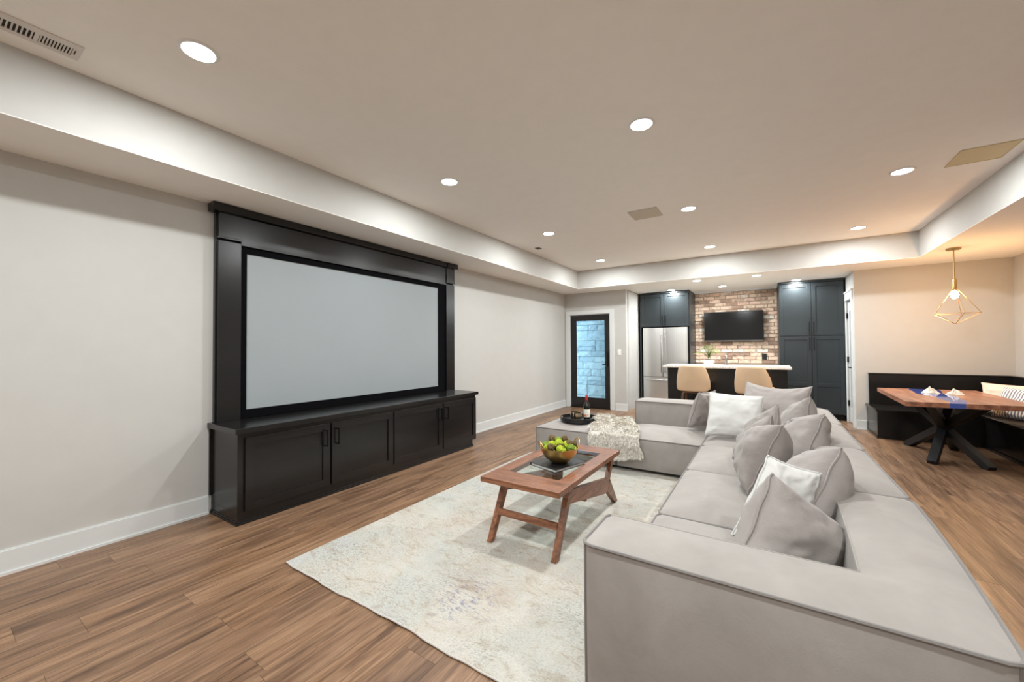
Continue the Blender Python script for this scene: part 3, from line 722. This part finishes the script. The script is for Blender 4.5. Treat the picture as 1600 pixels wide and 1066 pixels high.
# ================================================================== SOFA
def puff(rects, z0, z1, bt, bs, step=.03, soft=.10, skew=None, topz=None):
    """Upholstered block over a union of axis-aligned rectangles: domed top, bulging sides. Returns MB and the rim loop."""
    xs = sorted({v for r in rects for v in r[:2]}); ys = sorted({v for r in rects for v in r[2:]})
    def refine(a):
        out = []
        for p, q in zip(a, a[1:]):
            n = max(1, round((q-p)/step)); out += [p+(q-p)*k/n for k in range(n)]
        return out+[a[-1]]
    xs, ys = refine(xs), refine(ys)
    inside = lambda x, y: any(r[0] < x < r[1] and r[2] < y < r[3] for r in rects)
    cells = {(i, j) for i in range(len(xs)-1) for j in range(len(ys)-1) if inside((xs[i]+xs[i+1])/2, (ys[j]+ys[j+1])/2)}
    verts = {}; V = []; F = []
    def vid(i, j):
        if (i, j) not in verts: verts[(i, j)] = len(V); V.append([xs[i], ys[j], z1])
        return verts[(i, j)]
    nxt = {}
    for (i, j) in cells:
        a, b, c, d = vid(i,j), vid(i+1,j), vid(i+1,j+1), vid(i,j+1); F.append((a, b, c, d))
        if (i, j-1) not in cells: nxt[a] = b
        if (i+1, j) not in cells: nxt[b] = c
        if (i, j+1) not in cells: nxt[c] = d
        if (i-1, j) not in cells: nxt[d] = a
    s_ = next(iter(nxt)); loop = [s_]
    while nxt[loop[-1]] != s_: loop.append(nxt[loop[-1]])
    L = len(loop); rim = set(loop)
    P = [Vector((V[k][0], V[k][1])) for k in loop]
    corners = []
    for k in range(L):
        d1 = (P[k]-P[k-1]).normalized(); d2v = (P[(k+1) % L]-P[k]).normalized()
        if abs(d1.dot(d2v)) < .5: corners.append((P[k], d1.x*d2v.y-d1.y*d2v.x > 0))
    segs = [(P[k], P[(k+1) % L]) for k in range(L)]
    def dist(p):
        best = 9
        for a, b in segs:
            ab = b-a; t = max(0, min(1, (p-a).dot(ab)/ab.length_squared)); d = (a+ab*t-p).length
            if d < best: best = d
        return best
    for (i, j), k in verts.items():
        if k in rim: continue
        d = dist(Vector((V[k][0], V[k][1])))
        V[k][2] = z1 + bt*(1-math.exp(-d/soft)) + .0035*noise.noise(Vector((V[k][0]*5, V[k][1]*5, 2)))
    # sides
    nor = []
    for k in range(L):
        d1 = (P[k]-P[k-1]).normalized(); d2v = (P[(k+1) % L]-P[k]).normalized(); n = Vector((d1.y+d2v.y, -d1.x-d2v.x)).normalized(); nor.append(n)
    NS = 8; prev = loop
    for r in range(1, NS+1):
        t = r/NS; ring = []
        for k in range(L):
            dc = min((P[k]-c[0]).length for c in corners)
            b = bs*math.sin(PI*min(1, t*1.02))**.7*(1-math.exp(-dc/.09)) if t < 1 else 0
            p = P[k]+nor[k]*b
            ring.append(len(V)); V.append([p.x, p.y, z1+(z0-z1)*t])
        for k in range(L): F.append((prev[k], ring[k], ring[(k+1) % L], prev[(k+1) % L]))
        prev = ring
    F.append(tuple(prev[::-1]))
    m = MB(); m.v = [Vector(v) for v in V]; m.f = F
    rimp = [Vector((P[k].x+nor[k].x*.002, P[k].y+nor[k].y*.002, z1+.0015)) for k in range(L)]
    cv = [c[0] for c in corners if c[1]]
    return m, rimp, cv
sf = thing('sectional_sofa', 'large light grey modular sectional sofa with piped seams around the rug', 'sofa', (3.6, 3.0, 0))
G = .004
def round_corner(p, cors, r):
    for (cx_, cy_, sx, sy) in cors:
        a, b = (p.x-cx_)*sx, (p.y-cy_)*sy
        if a < r and b < r:
            u, v = min(1.3, (r-a)/r), min(1.3, (r-b)/r)
            u2 = u*math.sqrt(max(.0, 1-min(1, v*v)/2)); v2 = v*math.sqrt(max(.0, 1-min(1, u*u)/2))
            p.x = cx_+sx*(r-u2*r); p.y = cy_+sy*(r-v2*r); break
def module(name, rects, z0, z1, bt, bs, soft=.16, pipe=True, rc=.022, step=.03, warp=None, inner=None):
    rects = [(a+G, b-G, c+G, d-G) if len(rects) == 1 else (a, b, c, d) for a, b, c, d in rects]
    m, rim, cv = puff(rects, z0, z1, bt, bs, step, soft)
    cors = []
    for c in cv:
        sx = 1 if any(r[0] <= c.x+.02 <= r[1] and r[2]-1e-4 <= c.y <= r[3]+1e-4 for r in rects) else -1
        sy = 1 if any(r[2] <= c.y+.02 <= r[3] and r[0]-1e-4 <= c.x <= r[1]+1e-4 for r in rects) else -1
        cors.append((c.x, c.y, sx, sy))
    for p in m.v + rim:
        round_corner(p, cors, rc)
        if warp: warp(p)
    o = m.build(name, 'sofa', sf, smooth=True)
    if pipe:
        if inner:
            fl_ = [inner(p) for p in rim]; n = len(rim); st_ = next(k for k in range(n) if fl_[k-1] and not fl_[k])
            run = []; k = st_
            while not fl_[k % n]: run.append(rim[k % n]); k += 1
            p_ = MB().tube([rim[st_-1]]+run+[rim[k % n]], .0055, 6)
            q_ = MB().tube([rim[(k+i) % n]-Vector((0,0,.002)) for i in range(n-len(run))], .0032, 6); q_.build('inner_seam', 'sofa', o, smooth=True)
        else: p_ = MB().tube(rim, .0055, 6, closed=True)
        k_ = (1-.7071)*rc
        for (cx_, cy_, sx, sy) in cors:
            if inner and inner(Vector((cx_, cy_, z1))): continue
            e = [Vector((cx_+sx*k_, cy_+sy*k_, z1)), Vector((cx_+sx*k_, cy_+sy*k_, z0))]
            if warp: [warp(v) for v in e]
            p_.tube(e, .005, 6)
        p_.build('piping', 'piping', o, smooth=True)
    return o
def near_warp(p):
    if p.y < 2.33 and p.x > 3.6: p.x -= .070*((2.33-p.y)/1.08)**1.6*min(1, (p.x-3.6)/.5)
near_inner = lambda p: (p.y > 1.50 and p.x < 3.97) 
SE, SR, BZ, Z0 = .345, .075, .62, .045
module('seat', [(3.16, 3.93, 1.52, 2.30)], Z0, SE, SR, .018)
module('seat', [(3.16, 3.93, 2.30, 3.24)], Z0, SE, SR, .018)
module('seat', [(3.16, 3.93, 3.24, 4.10)], Z0, SE, SR, .018)
module('seat', [(3.16, 3.93, 4.10, 4.84)], Z0, SE, SR, .006)
module('seat', [(2.35, 3.16, 4.05, 4.84)], Z0, SE, SR, .018)
module('ottoman', [(1.385, 2.35, 4.05, 5.14)], Z0, SE, .05, .018)
module('armrest', [(3.155, 4.195, 1.245, 1.515), (3.935, 4.195, 1.515, 2.325)], Z0, BZ, .05, .028, .12, rc=.028, warp=near_warp, inner=near_inner)
module('backrest', [(3.935, 4.195, 2.33, 3.265)], Z0, BZ, .045, .022, .09)
module('backrest', [(3.935, 4.20, 3.27, 4.215)], Z0, BZ, .045, .022, .09)
module('corner_backrest', [(3.16, 4.205, 4.86, 5.15), (3.94, 4.205, 4.22, 4.86)], Z0, BZ, .045, .022, .09)
module('backrest', [(2.325, 3.155, 4.86, 5.15)], Z0, BZ, .045, .020, .09)
feet = []
for x, y in ((3.22,1.33),(4.10,1.33),(3.22,2.2),(4.1,2.2),(3.22,3.1),(4.1,3.1),(3.22,4.15),(4.1,5.05),(2.42,4.15),(2.42,5.05),(1.46,4.13),(1.46,5.06),(2.27,4.13),(2.27,5.06)):
    zf = .0105 if y < 4.17 and x < 4.25 else .0
    box('foot', 'plastic_blk', (x-.03, x+.03, y-.03, y+.03, zf, Z0+.004), sf)

# ------------------------------------------------ cushions
def pillow(name, mname, corners, thick, label, group=None, cat='cushion', parent=None, pm=None, seed=0, wr=.010, pinch=.06, pipe=.0045, n=28, bias=.5, sag=0):
    """corners TL, TR, BR, BL as seen from the face; two puffed sides meeting at a piped edge"""
    TL, TR, BR, BL = [Vector(c) for c in corners]
    nor = ((TR-BL).cross(TL-BR)).normalized()
    cen = (TL+TR+BR+BL)/4
    def mid(u, v):
        uu = u*(1-pinch*(1-v*v)*abs(u)); vv = v*(1-pinch*(1-u*u)*abs(v))
        if sag and v > 0: vv -= sag*v*(1-u*u)
        a, b = (uu+1)/2, (vv+1)/2
        # ears at the corners
        return (BL*(1-a)+BR*a)*(1-b)+(TL*(1-a)+TR*a)*b
    m = MB(); idx = {}
    for sd in (0, 1):
        for j in range(n+1):
            for i in range(n+1):
                rim = i in (0, n) or j in (0, n)
                if sd == 1 and rim: idx[(1, i, j)] = idx[(0, i, j)]; continue
                u = math.sin((i/n-.5)*PI); v = math.sin((j/n-.5)*PI); p = mid(u, v)
                if not rim:
                    h = ((1-u*u)*(1-v*v))**.36
                    ed = 1-min(1-abs(u), 1-abs(v))
                    k = Vector((u*2.2+seed*3.1, v*2.2+seed, sd*7+seed))
                    w_ = noise.noise(k)*wr*1.6 + wr*1.3*ed*noise.noise(Vector((u*7+seed, v*7, sd*3+seed))) + wr*.8*(1-abs(noise.noise(Vector((u*3-v*2+seed*5, v*4, sd*5)))*4))*ed
                    t = thick*(bias if sd == 0 else 1-bias)*h + w_*min(1, h*1.4)
                    p = p + nor*(t if sd == 0 else -t)
                idx[(sd, i, j)] = len(m.v); m.v.append(p)
    for sd in (0, 1):
        for j in range(n):
            for i in range(n):
                q = (idx[(sd,i,j)], idx[(sd,i+1,j)], idx[(sd,i+1,j+1)], idx[(sd,i,j+1)])
                m.f.append(q if sd == 0 else q[::-1])
    t_ = thing(name, label, cat, tuple(cen), group)
    c = m.build('cover', mname, t_, smooth='all')
    uvl = c.data.uv_layers.new(name='UVMap')
    inv = {v: k for k, v in idx.items() if k[0] == 0}; inv.update({v: k for k, v in idx.items() if k[0] == 1 and v not in inv})
    for lp in c.data.loops:
        k = inv[lp.vertex_index]; uvl.data[lp.index].uv = ((math.sin((k[1]/n-.5)*PI)+1)/2, (math.sin((k[2]/n-.5)*PI)+1)/2)
    sm = c.modifiers.new('s', 'SUBSURF'); sm.levels = sm.render_levels = 1
    if pipe:
        r = [(i, 0) for i in range(n)]+[(n, j) for j in range(n)]+[(i, n) for i in range(n, 0, -1)]+[(0, j) for j in range(n, 0, -1)]
        pts = []
        for q, (i, j) in enumerate(r):
            p = m.v[idx[(0, i, j)]]; o_ = (p-cen).normalized()
            pts.append(p+o_*.003+nor*.003*math.sin(q*.9+seed))
        MB().tube(pts, pipe, 6, closed=True).build('piping', pm or mname, t_, smooth=True)
    return t_
g1, g2 = 'grey linen cushions on the sofa', 'white cushions on the sofa'
pillow('throw_pillow', 'cushion', [(3.697,1.76,.803),(3.935,2.06,.535),(3.84,1.90,.42),(3.565,1.62,.45)], .27, 'light grey cushion nearest the camera, leaning behind the sofa arm', g1, seed=1)
pillow('throw_pillow', 'cushion_w', [(3.687,2.10,.788),(3.875,2.16,.725),(3.80,2.12,.44),(3.55,1.96,.46)], .13, 'white cushion squeezed between the two nearest grey cushions', g2, seed=2)
pillow('throw_pillow', 'cushion', [(3.905,2.62,.671),(3.951,2.2,.836),(3.78,2.02,.47),(3.80,2.5,.45)], .27, 'light grey cushion with a diagonal seam, second from the camera on the right', g1, seed=3)
pillow('throw_pillow', 'cushion', [(3.689,3.05,.74),(3.753,2.6,.848),(3.585,2.66,.43),(3.59,3.08,.45)], .27, 'grey cushion standing upright mid seat, left of the crumpled one', g1, seed=4)
pillow('throw_pillow', 'cushion', [(3.529,3.4,.62),(3.712,3.1,.826),(3.652,2.98,.45),(3.491,3.3,.43)], .16, 'grey cushion with its tip just behind the upright mid seat cushion', g1, seed=5)
pillow('throw_pillow', 'cushion', [(3.548,3.8,.63),(3.752,3.5,.846),(3.744,3.32,.45),(3.541,3.6,.43)], .16, 'grey cushion with pale lit edge between white corner cushion and mid seat cushions', g1, seed=6)
pillow('throw_pillow', 'cushion', [(3.90,3.72,.69),(4.003,3.3,.826),(3.844,3.06,.46),(3.82,3.5,.43)], .27, 'grey cushion with creases and a central seam leaning on the backrest', g1, seed=7, wr=.015)
pillow('throw_pillow', 'cushion', [(3.86,4.18,.70),(3.964,3.75,.889),(3.90,3.60,.47),(3.82,4.05,.43)], .24, 'grey cushion behind the creased one, its tip below the large corner cushion', g1, seed=8)
pillow('throw_pillow', 'cushion', [(3.51,4.82,.91),(4.05,4.70,.89),(3.96,4.44,.43),(3.42,4.56,.45)], .18, 'large grey cushion standing tallest in the sofa corner', g1, seed=9, sag=.17)
pillow('throw_pillow', 'cushion_w', [(3.20,4.46,.815),(3.66,4.43,.80),(3.65,4.27,.42),(3.17,4.28,.41)], .15, 'square white cushion facing the camera in the sofa corner', g2, seed=10, pipe=.002, wr=.007)
pillow('throw_pillow', 'cushion', [(3.22,4.76,.80),(3.10,4.47,.80),(2.98,4.52,.43),(3.16,4.80,.42)], .15, 'grey cushion half hidden left behind the square white cushion', g1, seed=11)
# ------------------------------------------------ bench cushions
g3 = 'cushions on the dining bench'

# ================================================================== COFFEE TABLE
ct = thing('coffee_table', 'low walnut coffee table with glass inset and slanted legs on rug', 'coffee table', (2.38, 2.63, .012))
tx0, tx1, ty0, ty1, tz0, tz1 = 2.09, 2.665, 2.07, 3.20, .400, .435
gx0, gx1, gy0, gy1 = 2.19, 2.565, 2.27, 3.02
box('end_board', 'coffee_x', (tx0, tx1, ty0, gy0, tz0, tz1), ct, .004); box('end_board', 'coffee_x', (tx0, tx1, gy1, ty1, tz0, tz1), ct, .004)
box('side_board', 'coffee', (tx0, gx0, gy0, gy1, tz0, tz1), ct, .003); box('side_board', 'coffee', (gx1, tx1, gy0, gy1, tz0, tz1), ct, .003)
box('glass_inset', 'glasspane', (gx0, gx1, gy0, gy1, tz1-.008, tz1-.001), ct)
def board2(pts, x0, x1, name='leg', m='coffee'): return MB().prism(pts, x0, x1, 'x').build(name, m, ct)
zb = .012
for x0, x1 in ((2.13, 2.165), (2.60, 2.635)):
    board2([(2.085, zb), (2.125, zb), (2.345, .400), (2.285, .400)], x0, x1)                      # near leg
    board2([(2.245, .385), (2.26, .300), (2.93, .155), (3.04, .155), (3.02, .250)], x0+.001, x1-.001, 'side_rail')
    board2([(3.165, zb), (3.215, zb), (3.045, .235), (2.985, .16)], x0, x1)                        # rear foot
    board2([(2.985, .215), (3.045, .235), (3.16, .400), (3.10, .400)], x0+.002, x1-.002, 'rear_post')
box('stretcher', 'coffee_x', (2.165, 2.60, 2.165, 2.19, .165, .205), ct, .002)
box('cross_rail', 'coffee_x', (2.165, 2.60, 2.62, 2.65, .19, .25), ct, .002)
MB().prism([(2.60, .25), (2.67, .25), (2.70, .400), (2.57, .400)], 2.36, 2.395, 'x').build('centre_post', 'coffee', ct)
# book
bk = thing('book', 'thick black hardcover book under the brass bowl on the table', 'book', (2.42, 2.57, .435)); A = math.radians(-17)
def rbox(hx, hy, z0, z1, cx=2.41, cy=2.57, a=A, ox=0, oy=0):
    ca, sa = math.cos(a), math.sin(a); P = lambda u, v: (cx+u*ca-v*sa, cy+u*sa+v*ca)
    return MB().prism([P(ox-hx, oy-hy), P(ox+hx, oy-hy), P(ox+hx, oy+hy), P(ox-hx, oy+hy)], z0, z1, 'z')
rbox(.125, .155, .4352, .4382).build('cover', 'bookc', bk); rbox(.125, .155, .4530, .4560).build('cover', 'bookc', bk)
rbox(.0035, .155, .4382, .4530, ox=-.1215).build('spine', 'bookc', bk); rbox(.117, .150, .4382, .4530, ox=.002).build('pages', 'paper', bk)
# bowl
bx_, by_, bz_ = 2.425, 2.565, .4562
bw = thing('bowl', 'round hammered brass bowl with two ring handles, full of moss balls', 'bowl', (bx_, by_, bz_))
MB().lathe([(.0001, 0), (.045, 0), (.060, .006), (.098, .035), (.124, .072), (.135, .108), (.138, .112), (.134, .112), (.120, .074), (.094, .040), (.055, .014), (.0001, .010)], (bx_, by_, bz_), 40).build('bowl_body', 'gold', bw, smooth=True)
for sg_ in (-1, 1):
    d = Vector((.62, .78, 0))*sg_; s_ = Vector((-.78, .62, 0)); c0 = Vector((bx_, by_, bz_+.108))+d*.132
    MB().tube([c0+s_*.044*math.cos(a)+d*.020*math.sin(a)+Vector((0, 0, .050*math.sin(a))) for a in [PI*k/12 for k in range(13)]], .0042, 8).build('handle', 'gold', bw, smooth=True)
rm = random.Random(11)
def clump(nm, mt, x, y, z, r, lab, grp, cat):
    bm = bmesh.new(); bmesh.ops.create_icosphere(bm, subdivisions=4, radius=r)
    sd = rm.random()*50
    for v in bm.verts:
        k = v.co/r; d = noise.noise(k*3+Vector((sd,0,0)))*.14 + noise.noise(k*9+Vector((sd,0,0)))*.10 + noise.noise(k*22+Vector((sd,0,0)))*.05
        v.co *= 1+d
    me = bpy.data.meshes.new(nm); bm.to_mesh(me); bm.free(); me.materials.append(MT[mt])
    o = bpy.data.objects.new(nm, me); C.objects.link(o); o.location = (x, y, z); tag(o, lab, cat, grp); return o
balls = []
for k in range(5):
    a = 2*PI*k/5+.3; balls.append(('moss' if k != 2 else 'moss2', bx_+.092*math.cos(a), by_+.092*math.sin(a), bz_+.100, .032))
for k in range(6):
    a = 2*PI*k/6; balls.append((('moss','pod','moss','moss2','moss','pod')[k], bx_+.060*math.cos(a), by_+.060*math.sin(a), bz_+.128, .030))
for k in range(7):
    a = 2*PI*(k+.5)/7+.3; balls.append(('moss' if k % 3 else 'moss2', bx_+.098*math.cos(a), by_+.098*math.sin(a), bz_+.118, .026))
balls += [('moss', bx_, by_, bz_+.10, .035), ('pod', bx_-.055, by_+.0, bz_+.160, .028), ('pod', bx_+.02, by_+.05, bz_+.160, .024), ('pod', bx_+.075, by_+.005, bz_+.142, .026),
          ('moss', bx_+.02, by_-.045, bz_+.142, .032), ('pod', bx_-.02, by_-.095, bz_+.124, .027), ('pod', bx_+.098, by_+.045, bz_+.135, .022), ('moss2', bx_-.01, by_+.005, bz_+.155, .024)]
ORD = ('first','second','third','fourth','fifth','sixth','seventh','eighth','ninth','tenth','eleventh','twelfth','thirteenth','fourteenth','fifteenth','sixteenth')
KIND = {'pod': ('seed_ball', 'round brown textured seed ball in the brass bowl', 'brown seed balls in the bowl'),
        'moss2': ('moss_clump', 'darker green moss clump in the brass bowl', 'dark green moss clumps in the bowl'),
        'moss': ('moss_clump', 'bright yellow green moss clump in the brass bowl', 'bright moss clumps in the bowl')}
for mt, (nm, lb, gp) in KIND.items():
    sel = sorted([b for b in balls if b[0] == mt], key=lambda b: b[1]*.84+b[2]*.54)
    for k, (_, x, y, z, r) in enumerate(sel): clump(nm, mt, x, y, z, r, '%s, %s from the left' % (lb, ORD[k]), gp, 'decoration')

# ================================================================== TRAY, BOTTLE, CUPS, THROW
trx, try_, trz = 1.775, 4.44, .402
tr = thing('serving_tray', 'round black serving tray with cut handles on the ottoman', 'tray', (trx, try_, trz))
MB().lathe([(.0001, 0), (.215, 0), (.215, .006), (.0001, .006)], (trx, try_, trz), 64).build('tray_base', 'tray', tr, smooth=True)
m = MB(); n = 96; R0, R1, H = .215, .225, .043
aL = math.atan2(-.10, -1)
def cut(a): return any(abs(((a-h+PI) % (2*PI))-PI) < .17 for h in (aL, aL+PI))
for k in range(n):
    a, b = 2*PI*k/n, 2*PI*(k+1)/n; spans = [(0, H)] if not cut((a+b)/2) else [(0, .014), (.034, H)]
    for z0, z1 in spans:
        P = lambda r, t, z: (trx+r*math.cos(t), try_+r*math.sin(t), trz+z)
        m.add([P(R0,a,z0), P(R1,a,z0), P(R1,b,z0), P(R0,b,z0), P(R0,a,z1), P(R1,a,z1), P(R1,b,z1), P(R0,b,z1)], [(0,3,2,1),(4,5,6,7),(0,1,5,4),(1,2,6,5),(2,3,7,6),(3,0,4,7)])
m.build('rim', 'tray', tr)
wb = thing('wine_bottle', 'dark wine bottle with red foil neck and cream label on tray', 'bottle', (1.85, 4.50, trz+.006))
bo = (1.85, 4.50, trz+.006)
MB().lathe([(.0001, .004), (.030, 0), (.0375, .006), (.0375, .150), (.034, .175), (.020, .205), (.0145, .225), (.0140, .282), (.0001, .282)], bo, 32).build('glass_body', 'bottle', wb, smooth=True)
MB().lathe([(.0380, .030), (.0382, .032), (.0382, .122), (.0380, .124)], bo, 32).build('label', 'label', wb, smooth=True, origin=bo)
MB().lathe([(.0148, .228), (.0152, .232), (.0152, .290), (.0120, .294), (.0001, .294)], bo, 24).build('neck_foil', 'red', wb, smooth=True)
for x, y, lab in ((1.79, 4.36, 'hammered metal cup on the tray, in front of the other cup'), (1.715, 4.445, 'hammered metal cup on the tray, behind the other cup')):
    c = thing('cup', lab, 'cup', (x, y, trz+.006), 'metal cups on the tray')
    MB().lathe([(.0001, 0), (.034, 0), (.046, .010), (.053, .036), (.053, .064), (.047, .092), (.044, .092), (.050, .064), (.050, .036), (.034, .008), (.0001, .006)], (x, y, trz+.006), 28).build('cup_body', 'bronze', c, smooth=True)
th = thing('fur_throw', 'cream shaggy faux fur throw draped over ottoman and seat edge', 'throw', (2.25, 4.3, .40))
def tp(s_, t):
    """s across 0..1, t along 0..1: from the back of the seat over its front edge and down"""
    L1, L2 = .76, .24; d = t*(L1+L2)
    if d < L1:
        q = d/L1; xl = 1.90+(2.09-1.90)*q; xr = 2.28+(2.60-2.28)*q; y = 4.80-.745*q; z = .405+.012*math.sin(s_*7+q*4)
        fall = max(0, (q-.88)/.12); z -= .05*fall*fall; y -= .028*fall
    else:
        q = (d-L1)/L2; xl, xr = 2.09, 2.60; y = 4.015-.012*math.sin(q*3)-.012*math.sin(s_*11); z = .367-.215*q - .03*math.sin(s_*5)*q
    x = xl+(xr-xl)*s_ + .015*math.sin(t*14)*(1 if s_ in (0, 1) else .3)
    return Vector((x, y, z+.014))
ns, nt = 30, 50; m = MB(); vs = [tp(i/ns, j/nt) for j in range(nt+1) for i in range(ns+1)]
m.add(vs, [(j*(ns+1)+i, j*(ns+1)+i+1, (j+1)*(ns+1)+i+1, (j+1)*(ns+1)+i) for j in range(nt) for i in range(ns)])
c = m.build('backing', 'fur', th, smooth='all'); so = c.modifiers.new('s', 'SOLIDIFY'); so.thickness = .012
m = MB(); rz = random.Random(4)
for k in range(17000):
    s_, t = rz.random(), rz.random(); p = tp(s_, t); e = .01
    if k % 5 == 0: t = 1.0 if k % 10 == 0 else t; s_ = s_ if k % 10 == 0 else rz.choice((0., 1.)); p = tp(s_, t)
    a = (tp(min(1, s_+e), t)-tp(max(0, s_-e), t)).normalized(); b = (tp(s_, min(1, t+e))-tp(s_, max(0, t-e))).normalized(); nr = a.cross(b).normalized()
    if nr.z < 0 and t < .7: nr = -nr
    if t >= .7 and nr.y > 0: nr = -nr
    q = Vector((noise.noise(p*9), noise.noise(p*9+Vector((9,0,0))), 0))
    d = (nr*.8 + b*.75 + a*q.x*2.2 + b*q.y*1.0 + Vector((rz.uniform(-.35,.35), rz.uniform(-.35,.35), rz.uniform(-.3,.15)))).normalized()
    ln = rz.uniform(.035, .065); w_ = a*rz.uniform(.0016, .0032)
    p1 = p+d*ln*.5; p2 = p1+(d+Vector((0,0,-.7))+b*.3).normalized()*ln*.55
    m.add([p-w_, p+w_, p1+w_*.8, p1-w_*.8, p2], [(0,1,2,3), (3,2,4)])
o = m.build('fur_pile', 'fur', th, weld=False); o['kind'] = 'stuff'

# ================================================================== DINING CORNER
bn = thing('dining_bench', 'black built-in corner dining bench along the far and right walls', 'bench', (5.6, 7.6, 0))
m = MB().box(4.965, 6.44, 7.30, 7.945, .03, .375, .002).box(5.95, 6.44, 4.0, 7.30, .03, .375, .002); m.build('base', 'black', bn)
m = MB().box(4.955, 6.44, 7.285, 7.945, 0, .03).box(5.935, 6.44, 4.0, 7.285, 0, .03); m.build('base_moulding', 'black', bn)
box('seat', 'black', (4.945, 6.44, 7.262, 7.945, .375, .405), bn, .004); box('seat', 'black', (5.915, 6.44, 3.99, 7.260, .375, .405), bn, .004)
box('backrest', 'black', (4.985, 6.44, 7.90, 7.945, .405, .855), bn, .003); box('backrest', 'black', (6.395, 6.44, 4.0, 7.90, .405, .855), bn, .003)
m = MB().box(4.98, 6.445, 7.885, 7.948, .855, .870, .003).box(6.38, 6.445, 4.0, 7.885, .855, .870, .003); m.build('cap_rail', 'black', bn)
# table
dt = thing('dining_table', 'wooden river dining table with blue resin centre on black crossed legs', 'table', (5.4, 6.45, 0))
Z1, Zt = .665, .712
TA, TB, TC, TD = Vector((4.94, 7.12)), Vector((4.865, 5.50)), Vector((5.80, 5.60)), Vector((5.87, 7.22))   # far-left, near-left, near-right, far-right
def edge_pt(t, s_):  # t 0 near ..1 far, s 0 left..1 right
    a = TB.lerp(TA, t); b = TC.lerp(TD, t); return a.lerp(b, s_)
n = 24
rl = [(.34+.04*math.sin(t*7)+.015*math.sin(t*19)) - .02*t for t in [k/n for k in range(n+1)]]
rr_ = [(.46+.04*math.sin(t*6)+.015*math.sin(t*17)) + .20*t for t in [k/n for k in range(n+1)]]
L0 = [edge_pt(k/n, 0) for k in range(n+1)]; LL = [edge_pt(k/n, rl[k]) for k in range(n+1)]; RR = [edge_pt(k/n, rr_[k]) for k in range(n+1)]; R0_ = [edge_pt(k/n, 1) for k in range(n+1)]
def strip(A_, B_, name, mt):
    m = MB(); k0 = 0
    vs = [(p.x, p.y, z) for z in (Z1, Zt) for p in A_]+[(p.x, p.y, z) for z in (Z1, Zt) for p in B_]; N = n+1
    fs = []
    for k in range(n):
        fs += [(N+k, 3*N+k, 3*N+k+1, N+k+1), (k, k+1, 2*N+k+1, 2*N+k), (k, N+k, N+k+1, k+1), (2*N+k, 2*N+k+1, 3*N+k+1, 3*N+k)]
    fs += [(0, 2*N, 3*N, N), (n, N+n, 3*N+n, 2*N+n)]
    return m.add(vs, fs).build(name, mt, dt)
strip(L0, LL, 'wood_slab', 'slab'); strip(LL, RR, 'resin_river', 'epoxy')['label'] = 'glossy blue resin strip'; strip(RR, R0_, 'wood_slab', 'slab')
hub = Vector((5.39, 6.50, .335))
fts = [(5.20, 7.02), (5.17, 6.02), (5.60, 6.02), (5.62, 7.0)]
for x, y in fts:
    m = MB(); foot = Vector((x, y, 0)); d = (hub-foot); top_ = hub + d*((Z1-.006-hub.z)/hub.z)
    m.bar(foot+Vector((0,0,.004)), top_, .075, .075, (0,0,1)); m.build('leg', 'table_leg', dt)
    box('mounting_plate', 'table_leg', (top_.x-.06, top_.x+.06, top_.y-.06, top_.y+.06, Z1-.012, Z1-.001), dt, .002)
MB().box(hub.x-.062, hub.x+.062, hub.y-.062, hub.y+.062, hub.z-.05, hub.z+.05, .01).build('hub', 'table_leg', dt)
# napkins
def napkin(x, y, lab, seed, r=.056, h=.072):
    m = MB(); n = 36; k = 14
    for j in range(k+1):
        t = j/k; rr__ = r*(1-t)**.8
        for i in range(n):
            a = 2*PI*i/n; q = rr__*(1+.30*math.sin(a*3+seed)+.22*noise.noise(Vector((math.cos(a)*2.5+seed, math.sin(a)*2.5, t*3)))) 
            m.v.append(Vector((x+q*math.cos(a)*1.25, y+q*math.sin(a), Zt+.001+h*t*(.75+.5*noise.noise(Vector((math.cos(a)*1.6, math.sin(a)*1.6, seed+t*2))) ) + (.010*math.sin(a*9+seed) if 0 < j < k else 0)*(t))))
    for j in range(k):
        for i in range(n): m.f.append((j*n+i, j*n+(i+1) % n, (j+1)*n+(i+1) % n, (j+1)*n+i))
    m.f.append(tuple(range(n))[::-1]); m.f.append(tuple(k*n+i for i in range(n)))
    o = m.build('napkin', 'napkin', None, smooth='all'); tag(o, lab, 'napkin', 'crumpled napkins on the dining table')
napkin(5.31, 6.60, 'crumpled white napkin on the dining table, left one', 1)
napkin(5.49, 6.52, 'crumpled white napkin on the dining table, right one', 3.3)
pillow('throw_pillow', 'cushion_c', [(5.98,7.42,.80),(6.36,7.05,.79),(6.36,6.98,.42),(5.97,7.36,.44)], .13, 'cream cushion against the bench back, behind the striped cushion', g3, seed=12, pipe=.003)
pillow('throw_pillow', 'stripe', [(6.02,6.98,.79),(6.30,6.45,.77),(6.16,6.42,.43),(5.90,6.95,.44)], .15, 'grey and white striped cushion on the right bench', g3, seed=13, pipe=0, wr=.008)
pillow('throw_pillow', 'purple', [(6.26,6.62,.80),(6.38,6.20,.80),(6.32,6.16,.44),(6.20,6.60,.44)], .10, 'dark purple cushion at the right frame edge behind the striped one', g3, seed=14, pipe=0)
